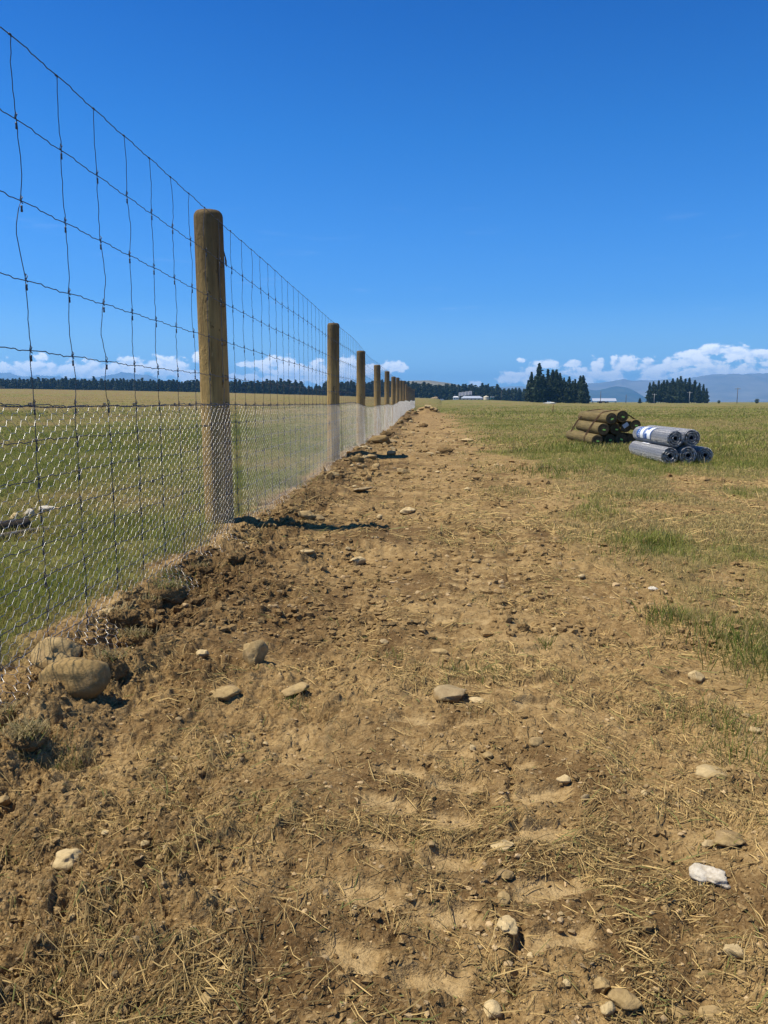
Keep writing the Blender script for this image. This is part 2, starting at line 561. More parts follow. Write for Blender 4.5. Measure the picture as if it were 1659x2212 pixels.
def ground_material():
    m, n, b = mat("ground")
    g = n.n('ShaderNodeNewGeometry')
    p = g.outputs['Position']
    veg = n.n('ShaderNodeAttribute', attribute_name='veg').outputs['Fac']
    grn = n.n('ShaderNodeAttribute', attribute_name='green').outputs['Fac']
    dmp = n.n('ShaderNodeAttribute', attribute_name='damp').outputs['Fac']
    f1 = n.noise(p, 2.2, 5, 0.6)
    f2 = n.noise(p, 28, 5, 0.65)
    f3 = n.noise(p, 210, 3, 0.6)
    t = n.math('ADD', n.math('MULTIPLY', f1, 0.30), n.math('ADD', n.math('MULTIPLY', f2, 0.45), n.math('MULTIPLY', f3, 0.35)))
    dirt = n.ramp(t, [(0.35, (0.075, 0.041, 0.015)), (0.50, (0.218, 0.138, 0.056)), (0.62, (0.350, 0.237, 0.104)), (0.78, (0.50, 0.364, 0.175))])
    damp = n.ramp(t, [(0.36, (0.040, 0.022, 0.009)), (0.55, (0.105, 0.060, 0.024)), (0.75, (0.21, 0.130, 0.054))])
    dirt = n.mix(n.math('MULTIPLY', n.smooth(dmp, 0.45, 1.05), 0.8), dirt, damp)
    # straw fibres lying in the soil, too small to model
    wv = n.noise(n.vec('MULTIPLY', p, (1, 1, 1)), 95, 2, 0.7, 2.5)
    dirt = n.mix(n.math('MULTIPLY', n.smooth(wv, 0.56, 0.68), 0.35), dirt, (0.40, 0.31, 0.17, 1))
    prs = n.n('ShaderNodeAttribute', attribute_name='press').outputs['Fac']
    dirt = n.mix(n.math('MULTIPLY', n.math('MULTIPLY', prs, n.smooth(f2, 0.30, 0.58)), 0.72), dirt, n.ramp(t, [(0.35, (0.30, 0.203, 0.090)), (0.7, (0.48, 0.350, 0.175))]))
    g1 = n.noise(p, 0.75, 7, 0.68)
    g2 = n.noise(p, 9, 5, 0.65)
    g3 = n.noise(n.vec('MULTIPLY', p, (1, 0.45, 1)), 0.22, 5, 0.6)
    gt = n.math('ADD', n.math('MULTIPLY', grn, 0.9), n.math('ADD', n.math('MULTIPLY', n.math('SUBTRACT', g1, 0.5), 0.85), n.math('ADD', n.math('MULTIPLY', n.math('SUBTRACT', g2, 0.5), 0.7), n.math('MULTIPLY', n.math('SUBTRACT', g3, 0.5), 0.9))))
    grass = n.ramp(gt, [(0.05, (0.225, 0.165, 0.068)), (0.35, (0.240, 0.190, 0.072)), (0.60, (0.205, 0.190, 0.056)), (0.95, (0.125, 0.145, 0.032))])
    dk = n.smooth(n.noise(p, 22, 4, 0.7), 0.32, 0.55)
    grass = n.mix(n.math('SUBTRACT', 1.0, dk), grass, (0.085, 0.072, 0.030, 1))
    n.link(n.mix(veg, dirt, grass), b.inputs['Base Color'])
    bp = n.n('ShaderNodeBump')
    bp.inputs['Strength'].default_value = 0.8
    bp.inputs['Distance'].default_value = 0.010
    n.link(n.math('ADD', n.math('MULTIPLY', f3, 0.5), n.noise(p, 75, 4, 0.65)), bp.inputs['Height'])
    bp2 = n.n('ShaderNodeBump')
    bp2.inputs['Strength'].default_value = 0.8
    bp2.inputs['Distance'].default_value = 0.09
    n.link(n.math('MULTIPLY', n.noise(p, 6, 5, 0.7), veg), bp2.inputs['Height'])
    n.link(bp.outputs[0], bp2.inputs['Normal'])
    n.link(bp2.outputs[0], b.inputs['Normal'])
    b.inputs['Roughness'].default_value = 0.95
    b.inputs['Specular IOR Level'].default_value = 0.08
    return m


def tint_material(name, rough=0.7, transl=0.3):
    m, n, b = mat(name)
    a = n.n('ShaderNodeAttribute', attribute_name='tint')
    n.link(a.outputs['Color'], b.inputs['Base Color'])
    b.inputs['Roughness'].default_value = rough
    if transl > 0:
        tr = n.n('ShaderNodeBsdfTranslucent')
        n.link(a.outputs['Color'], tr.inputs['Color'])
        mx = n.n('ShaderNodeMixShader')
        mx.inputs[0].default_value = transl
        n.link(b.outputs[0], mx.inputs[1]); n.link(tr.outputs[0], mx.inputs[2])
        n.link(mx.outputs[0], m.node_tree.nodes['Material Output'].inputs['Surface'])
    return m


def rock_material(name, lo, hi, dusty):
    m, n, b = mat(name)
    c = n.n('ShaderNodeTexCoord')
    oi = n.n('ShaderNodeObjectInfo')
    p = n.vec('ADD', c.outputs['Object'], n.vec('MULTIPLY', n.n('ShaderNodeNewGeometry').outputs['Position'], (0.3, 0.3, 0.3)))
    g = n.n('ShaderNodeNewGeometry').outputs['Position']
    f = n.noise(g, 34, 6, 0.65, 0.4)
    f2 = n.noise(g, 160, 4, 0.6)
    t = n.math('ADD', n.math('MULTIPLY', f, 0.65), n.math('MULTIPLY', f2, 0.35))
    t = n.math('ADD', t, n.math('MULTIPLY', n.math('SUBTRACT', oi.outputs['Random'], 0.5), 0.16))
    col = n.ramp(t, [(0.30, lo), (0.68, hi)])
    du = n.smooth(n.noise(g, 18, 5, 0.7, 0.6), 0.46, 0.66)
    col = n.mix(n.math('MULTIPLY', du, dusty), col, (0.235, 0.160, 0.085, 1))
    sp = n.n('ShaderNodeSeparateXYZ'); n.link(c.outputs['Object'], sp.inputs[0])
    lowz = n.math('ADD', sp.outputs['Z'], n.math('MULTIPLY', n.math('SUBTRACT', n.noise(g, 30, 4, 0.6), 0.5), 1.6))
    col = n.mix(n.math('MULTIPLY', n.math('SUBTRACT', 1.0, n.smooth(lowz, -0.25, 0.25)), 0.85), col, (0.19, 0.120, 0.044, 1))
    vein = n.noise(g, 9, 5, 0.75, 1.5)
    col = n.mix(n.math('MULTIPLY', n.smooth(vein, 0.60, 0.66), 0.5), col, (hi[0] * 1.25, hi[1] * 1.25, hi[2] * 1.3, 1))
    n.link(col, b.inputs['Base Color'])
    bp = n.n('ShaderNodeBump')
    bp.inputs['Strength'].default_value = 0.7
    bp.inputs['Distance'].default_value = 0.006
    n.link(n.math('ADD', f, n.math('MULTIPLY', f2, 0.5)), bp.inputs['Height'])
    n.link(bp.outputs[0], b.inputs['Normal'])
    b.inputs['Roughness'].default_value = 0.85
    return m


def wood_material(name, base, dark, top_dark=True, length=2.0):
    m, n, b = mat(name)
    c = n.n('ShaderNodeTexCoord')
    o = c.outputs['Object']
    gr = n.noise(n.vec('MULTIPLY', o, (26, 26, 1.3)), 1.6, 6, 0.65, 0.6)
    bl = n.noise(n.vec('MULTIPLY', o, (2, 2, 0.8)), 3.2, 4, 0.6)
    kn = n.noise(n.vec('MULTIPLY', o, (9, 9, 4.0)), 1.6, 3, 0.5)
    t = n.math('ADD', n.math('MULTIPLY', gr, 0.6), n.math('MULTIPLY', bl, 0.4))
    col = n.ramp(t, [(0.30, dark), (0.50, base), (0.72, tuple(min(1, v * 1.45) for v in base))])
    col = n.mix(n.smooth(kn, 0.68, 0.74), col, (dark[0] * 0.5, dark[1] * 0.45, dark[2] * 0.4, 1))
    cr = n.noise(n.vec('MULTIPLY', o, (40, 40, 0.9)), 1.0, 3, 0.5, 0.3)
    crk = n.smooth(cr, 0.285, 0.315)
    nick = n.noise(n.vec('MULTIPLY', o, (22, 22, 9)), 1.3, 5, 0.7, 0.8)
    col = n.mix(n.math('MULTIPLY', n.smooth(nick, 0.60, 0.66), 0.7), col, (dark[0] * 0.45, dark[1] * 0.42, dark[2] * 0.4, 1))
    col = n.mix(n.math('MULTIPLY', n.math('SUBTRACT', 1.0, n.smooth(nick, 0.31, 0.36)), 0.6), col, (min(1, base[0] * 1.6), min(1, base[1] * 1.6), min(1, base[2] * 1.8), 1))
    if top_dark:
        sp = n.n('ShaderNodeSeparateXYZ'); n.link(o, sp.inputs[0])
        zz = n.math('ADD', sp.outputs['Z'], n.math('MULTIPLY', n.math('SUBTRACT', n.noise(n.vec('MULTIPLY', o, (14, 14, 2)), 1.4, 4, 0.6), 0.5), 1.1))
        col = n.mix(n.math('MULTIPLY', n.smooth(zz, length * 0.42, length * 1.0), 0.78), col, (0.092, 0.066, 0.036, 1))
    col = n.mix(n.math('SUBTRACT', 1.0, crk), col, (0.03, 0.022, 0.012, 1))
    n.link(col, b.inputs['Base Color'])
    bp = n.n('ShaderNodeBump'); bp.inputs['Strength'].default_value = 0.9; bp.inputs['Distance'].default_value = 0.007
    n.link(n.math('ADD', gr, n.math('ADD', crk, n.math('MULTIPLY', nick, 1.4))), bp.inputs['Height'])
    n.link(bp.outputs[0], b.inputs['Normal'])
    b.inputs['Roughness'].default_value = 0.8
    return m


M_GROUND = ground_material()
M_GRASS = tint_material("grass_blades", 0.6, 0.35)
M_STRAW = tint_material("dry_straw", 0.65, 0.15)
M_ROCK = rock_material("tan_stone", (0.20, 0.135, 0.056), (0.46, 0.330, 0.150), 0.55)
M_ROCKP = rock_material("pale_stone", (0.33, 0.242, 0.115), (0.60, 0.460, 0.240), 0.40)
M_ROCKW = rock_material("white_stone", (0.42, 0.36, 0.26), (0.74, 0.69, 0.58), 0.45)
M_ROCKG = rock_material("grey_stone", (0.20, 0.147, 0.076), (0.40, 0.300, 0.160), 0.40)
M_POST = wood_material("treated_pine", (0.40, 0.265, 0.098), (0.20, 0.125, 0.048), True, 2.05)
M_LOG = wood_material("treated_log", (0.165, 0.124, 0.050), (0.068, 0.052, 0.022), False)
M_WIRE = plain("galvanised_wire", (0.075, 0.078, 0.088), 0.45, 0.5, 0.2, 90, 0.4)
M_HEX = plain("bright_galvanised_wire", (0.52, 0.51, 0.48), 0.43, 0.90, 0.15, 120, 0.5)

# ------------------------------------------------------------------ ground sheet
th = np.linspace(R(44.6), R(0.75), 1250)
ys = np.concatenate([np.linspace(-4, 0.80, 36), CAM_H / np.tan(th), np.geomspace(66, 11000, 170)])
us = np.concatenate([-np.geomspace(9, 1.02, 45), np.linspace(-1, 1, 1020), np.geomspace(1.02, 9, 45)])
wy = 0.5 + 0.585 * np.maximum(ys, 0)
gx = (us[None, :] * wy[:, None] - 0.05 * np.maximum(ys, 0)[:, None])
gy = np.broadcast_to(ys[:, None], gx.shape)
fx, fy = gx.ravel(), gy.ravel()
gz, gveg, gdamp, gpress = ground_h(fx, fy, True)
ggrn = green_mask(fx, fy)
nr, nc = gx.shape
i = np.arange(nr - 1)[:, None] * nc; j = np.arange(nc - 1)[None, :]
gq = np.stack([i + j, i + j + 1, i + nc + j + 1, i + nc + j], -1).reshape(-1, 4)
ground = build("ground", np.stack([fx, fy, gz], 1), gq, None, M_GROUND, True, None, {'veg': gveg, 'green': ggrn, 'damp': gdamp, 'press': gpress})
tag(ground, kind='structure')
del gx, gy, fx, fy, gz, gveg, gdamp, ggrn, gq
far_plain = build("ground_behind", [(-11000, -400, -0.35), (11000, -400, -0.35), (11000, -3.9, -0.35), (-11000, -3.9, -0.35)], [(0, 1, 2, 3)], None, M_GROUND, False, None, {'veg': np.ones(4), 'green': np.full(4, 0.5), 'damp': np.zeros(4)})
tag(far_plain, kind='structure')
print("ground done")


# ------------------------------------------------------------------ grass blades
def frustum_points(n, y0, y1, x_fn, bias=1.0):
    """random points with density falling off with distance, over the part of the land in front of the camera"""
    u = RNG.random(n)
    y = y0 * (y1 / y0) ** (u ** bias)
    half_l, half_r = 0.66 * y + 0.5, 0.56 * y + 0.5
    x = -half_l + (half_l + half_r) * RNG.random(n)
    k = x_fn(x, y)
    sel = RNG.random(n) < k
    return x[sel], y[sel]


def blades(x, y, hgt, wid, lean, col, flat=None):
    n = len(x)
    z = ground_h(x, y)
    a = RNG.random(n) * 2 * np.pi
    b = RNG.random(n) * 2 * np.pi
    dx, dy = np.cos(a), np.sin(a)
    wx, wy_ = np.cos(b) * wid / 2, np.sin(b) * wid / 2
    L = lean * hgt
    up = np.sqrt(np.maximum(hgt ** 2 - L ** 2, (0.12 * hgt) ** 2))
    p0 = np.stack([x, y, z - 0.004], 1)
    w = np.stack([wx, wy_, np.zeros(n)], 1)
    mid = p0 + np.stack([dx * L * 0.35, dy * L * 0.35, up * 0.62], 1)
    tip = p0 + np.stack([dx * L, dy * L, up], 1)
    v = np.stack([p0 - w, p0 + w, mid + w * 0.75, mid - w * 0.75, tip], 1).reshape(-1, 3)
    o = np.arange(n) * 5
    q = np.stack([o, o + 1, o + 2, o + 3], 1); t = np.stack([o + 3, o + 2, o + 4], 1)
    c = np.repeat(col, 5, 0)
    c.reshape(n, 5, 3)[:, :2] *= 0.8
    return v, q, t, c


def blade_cols(x, y, n):
    g = np.clip(green_mask(x, y) + 0.30 * RNG.standard_normal(n), 0, 1)[:, None]
    straw = np.array([[0.50, 0.39, 0.16]]) * (0.65 + 0.6 * RNG.random((n, 1)))
    grn = np.array([[0.265, 0.285, 0.060]]) * (0.65 + 0.7 * RNG.random((n, 1)))
    f = np.clip((g - 0.30) / 0.45, 0, 1)
    return straw * (1 - f) + grn * f


def grass_keep(x, y):
    v = veg_mask(x, y)
    cl = sm(-0.35, 0.35, fbm(x * 3.2, y * 3.2, 2, 131))
    return v ** 1.3 * (0.35 + 0.65 * cl)


GV, GQ, GT, GC, off = [], [], [], [], 0
for (n, y0, y1, h0, h1, w0, w1) in ((300000, 1.2, 5.0, 0.022, 0.075, 0.0018, 0.0034), (330000, 4.5, 14, 0.028, 0.085, 0.003, 0.007), (280000, 13, 45, 0.035, 0.10, 0.008, 0.020), (120000, 40, 160, 0.05, 0.13, 0.03, 0.07)):
    x, y = frustum_points(n, y0, y1, grass_keep)
    k = len(x)
    gm_ = green_mask(x, y)
    hh = (h0 + (h1 - h0) * RNG.random(k) ** 1.7) * (0.7 + 0.6 * gm_)
    v, q, t, c = blades(x, y, hh, w0 + (w1 - w0) * RNG.random(k), np.clip(0.25 + 0.65 * RNG.random(k) + 0.25 * (0.5 - gm_), 0.1, 0.97), blade_cols(x, y, k))
    GV.append(v); GQ.append(q + off); GT.append(t + off); GC.append(c); off += len(v)
for (px, py, n_, rad, hmax, gr) in ((1600, 1395, 520, 0.20, 0.13, 1), (1650, 1440, 300, 0.14, 0.11, 1), (1435, 1335, 200, 0.10, 0.10, 1), (1470, 1350, 160, 0.12, 0.07, .7), (1570, 1575, 260, 0.13, 0.07, .8), (1640, 1630, 320, 0.14, 0.08, .9), (1510, 1550, 160, 0.09, 0.06, .7),
                                 (1000, 1450, 140, 0.07, 0.06, .5), (1060, 1460, 120, 0.06, 0.05, .6), (1180, 1395, 60, 0.03, 0.06, .9), (635, 1520, 90, 0.05, 0.05, .5), (150, 1660, 240, 0.05, 0.055, .25), (60, 1600, 160, 0.06, 0.06, .3), (850, 1420, 50, 0.06, 0.05, .5),
                                 (1400, 1185, 420, 0.35, 0.10, 1), (1200, 1020, 700, 0.7, 0.14, .9), (1330, 975, 500, 0.8, 0.16, .9), (1560, 985, 500, 0.6, 0.14, 1), (1450, 1000, 500, 0.8, 0.13, .9), (1260, 965, 350, 0.5, 0.16, 1), (1100, 1060, 260, 0.35, 0.08, .5), (620, 1050, 300, 0.25, 0.14, .9), (240, 1290, 300, 0.2, 0.08, .9), (60, 1330, 400, 0.25, 0.08, .7), (370, 1250, 160, 0.1, 0.09, .8)):
    cx_, cy_ = at(px, py)
    x = cx_ + RNG.normal(0, rad * 0.5, n_); y = cy_ + RNG.normal(0, rad * 0.6, n_)
    c = np.where(RNG.random((n_, 1)) < gr * 0.8, np.array([[0.15, 0.19, 0.035]]), np.array([[0.45, 0.36, 0.16]])) * (0.6 + 0.7 * RNG.random((n_, 1)))
    w0_ = 0.0016 + 0.0009 * max(0, cy_ - 2) ** 0.8
    v, q, t, c = blades(x, y, hmax * (0.25 + 0.75 * RNG.random(n_) ** 1.3), w0_ * (0.7 + 0.8 * RNG.random(n_)), 0.25 + 0.6 * RNG.random(n_), c)
    GV.append(v); GQ.append(q + off); GT.append(t + off); GC.append(c); off += len(v)
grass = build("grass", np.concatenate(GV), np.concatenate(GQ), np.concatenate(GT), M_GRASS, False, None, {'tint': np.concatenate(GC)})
tag(grass, 'short green and straw coloured pasture grass on both sides of the bare strip', 'grass', None, 'stuff')
del GV, GQ, GT, GC
print("grass done", off)


# ------------------------------------------------------------------ dry straw lying on the soil
def straw_mesh(x, y, length, wid, ang, tilt, col, lift=0.002):
    n = len(x)
    ca, sa = np.cos(ang), np.sin(ang)
    bend = 0.22 * length * RNG.standard_normal(n)
    V = []
    for f in (-0.5, 0.0, 0.5):
        px = x + ca * length * f - sa * bend * (0.25 - f * f)
        py = y + sa * length * f + ca * bend * (0.25 - f * f)
        pz = ground_h(px, py) + lift + np.abs(RNG.standard_normal(n)) * 0.0022 + tilt * length * (f + 0.5)
        V.append(np.stack([px, py, pz], 1))
    # keep straw stiff: raise the middle onto the chord when the ground dips
    mz = (V[0][:, 2] + V[2][:, 2]) / 2
    V[1][:, 2] = np.maximum(V[1][:, 2], mz)
    # little round-ish ridge: 3 points across (triangular section open below)
    w = np.stack([-sa * wid / 2, ca * wid / 2, np.zeros(n)], 1)
    up = np.stack([np.zeros(n), np.zeros(n), wid * 0.55], 1)
    rows = []
    for k, f in enumerate((0.8, 1.0, 0.55)):
        rows += [V[k] - w * f, V[k] + up * f, V[k] + w * f]
    v = np.stack(rows, 1).reshape(-1, 3)
    o = (np.arange(n) * 9)[:, None, None]
    base = np.array([(0, 1, 4, 3), (1, 2, 5, 4), (3, 4, 7, 6), (4, 5, 8, 7)])[None]
    q = (o + base).reshape(-1, 4)
    return v, q, np.repeat(col, 9, 0)


def straw_keep(x, y):
    v = veg_mask(x, y)
    inside = sm(-1.32, -1.15, x)
    cl = sm(-0.05, 0.75, fbm(x * 2.6, y * 2.4, 4, 141, 0.6) + 0.10 + 0.14 * sm(-0.3, 0.5, x) - 0.05)
    prs_, tm, _ = track(x, y)
    return np.clip(inside * (0.13 + 0.87 * cl) * (1 - 0.35 * v) * (1 - 0.85 * prs_) * (1 - 0.5 * sm(0.15, -0.45, x - 0.1 * (y - 2)) * sm(1.3, 2.0, y)), 0, 1)


SV, SQ, SC, off = [], [], [], 0
for (n, y0, y1, l0, l1, w0, w1) in ((150000, 0.82, 2.3, 0.004, 0.062, 0.0006, 0.0025), (95000, 2.0, 5.5, 0.008, 0.08, 0.0012, 0.0034), (130000, 4.5, 16, 0.03, 0.15, 0.0025, 0.0065), (22000, 15, 45, 0.08, 0.25, 0.008, 0.016)):
    x, y = frustum_points(n, y0, y1, straw_keep)
    k = len(x)
    flow = np.pi * (0.25 + 0.9 * fbm(x * 0.8, y * 0.8, 2, 151))
    ang = flow + 0.9 * RNG.standard_normal(k)
    col = np.array([[0.62, 0.440, 0.175]]) * (0.20 + 0.95 * RNG.random((k, 1)) ** 1.4)
    gr = (RNG.random(k) < 0.06)
    col[gr] = np.array([0.22, 0.23, 0.07])
    L = l0 + (l1 - l0) * RNG.random(k) ** 4.6
    v, q, c = straw_mesh(x, y, L, w0 + (w1 - w0) * RNG.random(k) ** 1.5, ang, np.abs(RNG.standard_normal(k)) * 0.22 * (RNG.random(k) < 0.5), col)
    SV.append(v); SQ.append(q + off); SC.append(c); off += len(v)
straw = build("dry_straw", np.concatenate(SV), np.concatenate(SQ), None, M_STRAW, False, None, {'tint': np.concatenate(SC)})
tag(straw, 'scattered dry straw and dead grass stems lying on the brown soil', 'straw', None, 'stuff')
del SV, SQ, SC
print("straw done", off)


# ------------------------------------------------------------------ soil crumbs
def ico(sub):
    bm = bmesh.new()
    bmesh.ops.create_icosphere(bm, subdivisions=sub, radius=1.0)
    v = np.array([p.co[:] for p in bm.verts]); f = np.array([[q.index for q in p.verts] for p in bm.faces])
    bm.free()
    return v, f


ICO1, ICO2, ICO3, ICO4 = ico(1), ico(2), ico(3), ico(4)


def lumps(x, y, r, ic, sink=0.25, flat=0.75):
    n = len(x)
    v0, f0 = ic
    m = len(v0)
    z = ground_h(x, y)
    ax = RNG.random((n, 3)) * 0.5 + 0.75
    ax[:, 2] *= flat
    rot = RNG.random(n) * 6.283
    ca, sa = np.cos(rot)[:, None], np.sin(rot)[:, None]
    jit = 1 + 0.30 * RNG.standard_normal((n, m))
    p = v0[None] * ax[:, None, :] * jit[:, :, None] * r[:, None, None]
    q = np.empty_like(p)
    q[:, :, 0] = p[:, :, 0] * ca - p[:, :, 1] * sa + x[:, None]
    q[:, :, 1] = p[:, :, 0] * sa + p[:, :, 1] * ca + y[:, None]
    q[:, :, 2] = p[:, :, 2] + (z + r * flat * (1 - 2 * sink) * 0.6)[:, None]
    f = (f0[None] + (np.arange(n) * m)[:, None, None]).reshape(-1, 3)
    return q.reshape(-1, 3), f


def crumb_keep(x, y):
    dig = np.exp(-((x + 0.95) / 0.33) ** 2)
    cl = sm(-0.2, 0.5, fbm(x * 1.9, y * 1.6, 3, 161))
    prs_, tm, _ = track(x, y)
    return np.clip((1 - veg_mask(x, y)) * (0.12 + 0.55 * cl + 0.9 * dig) * (1 - 0.8 * prs_) * (x > -1.24), 0, 1)


CV, CF, off = [], [], 0
for (n, y0, y1, r0, r1) in ((26000, 0.82, 3.0, 0.0018, 0.0085), (36000, 2.6, 9, 0.003, 0.021), (20000, 8, 55, 0.010, 0.055)):
    x, y = frustum_points(n, y0, y1, crumb_keep)
    v, f = lumps(x, y, r0 + (r1 - r0) * RNG.random(len(x)) ** 3, ICO1)
    CV.append(v); CF.append(f + off); off += len(v)
cv = np.concatenate(CV)
crumbs = build("soil_crumbs", cv, None, np.concatenate(CF), M_GROUND, False, None, {'veg': np.zeros(off), 'green': np.zeros(off), 'damp': np.clip(0.22 + 0.5 * fbm(cv[:, 0] * 0.9, cv[:, 1] * 0.7, 3, 97) + 0.45 * np.exp(-((cv[:, 0] + 0.98) / 0.26) ** 2), 0, 1)})
tag(crumbs, 'loose crumbs of dry brown earth strewn over the bare strip', 'soil', None, 'stuff')
del CV, CF, cv
print("crumbs done", off)


# ------------------------------------------------------------------ stones
def rock_shape(seed, ic=ICO4, rough=0.16, facet=0.35):
    v, f = ic
    rng = np.random.default_rng(seed)
    p = v.copy()
    # plane cuts make worn facets
    for _ in range(15):
        d = rng.standard_normal(3); d /= np.linalg.norm(d)
        lim = 0.62 + 0.30 * rng.random()
        s = p @ d
        p = p - d[None] * (np.maximum(s - lim, 0) * facet * 2.2)[:, None]
    n = noise3(v * 1.1 + rng.random(3) * 50, seed) * rough + noise3(v * 2.7 + 30, seed + 1) * rough * 0.42 + noise3(v * 7.5 + 30, seed + 2) * rough * 0.13
    p = p * (1 + n)[:, None]
    p /= np.abs(p).max(0)[None]
    return p, f


ROCKS = {}


def rock_mesh(kind, m):
    key = (kind, m.name)
    if key not in ROCKS:
        p, f = rock_shape(kind, ICO4 if kind >= 100 else ICO3, 0.75 if kind == 111 else (0.16 if kind % 3 else 0.24), 0.02 if kind == 111 else 0.3 + 0.07 * (kind % 5))
        o = build("stone", p, None, f, m, True, None, None, False)
        ROCKS[key] = o.data
    return ROCKS[key]


def stone(name, x, y, w, d, h, rz, m, kind, label, cat='stone', group=None, sink=0.3, tilt=(0, 0)):
    o = bpy.data.objects.new(name, rock_mesh(kind, m))
    COL.objects.link(o)
    o.location = (x, y, H1(x, y) + h * (0.5 - sink))
    o.rotation_euler = (tilt[0], tilt[1], rz)
    o.scale = (w / 2, d / 2, h / 2)
    return tag(o, label, cat, group)


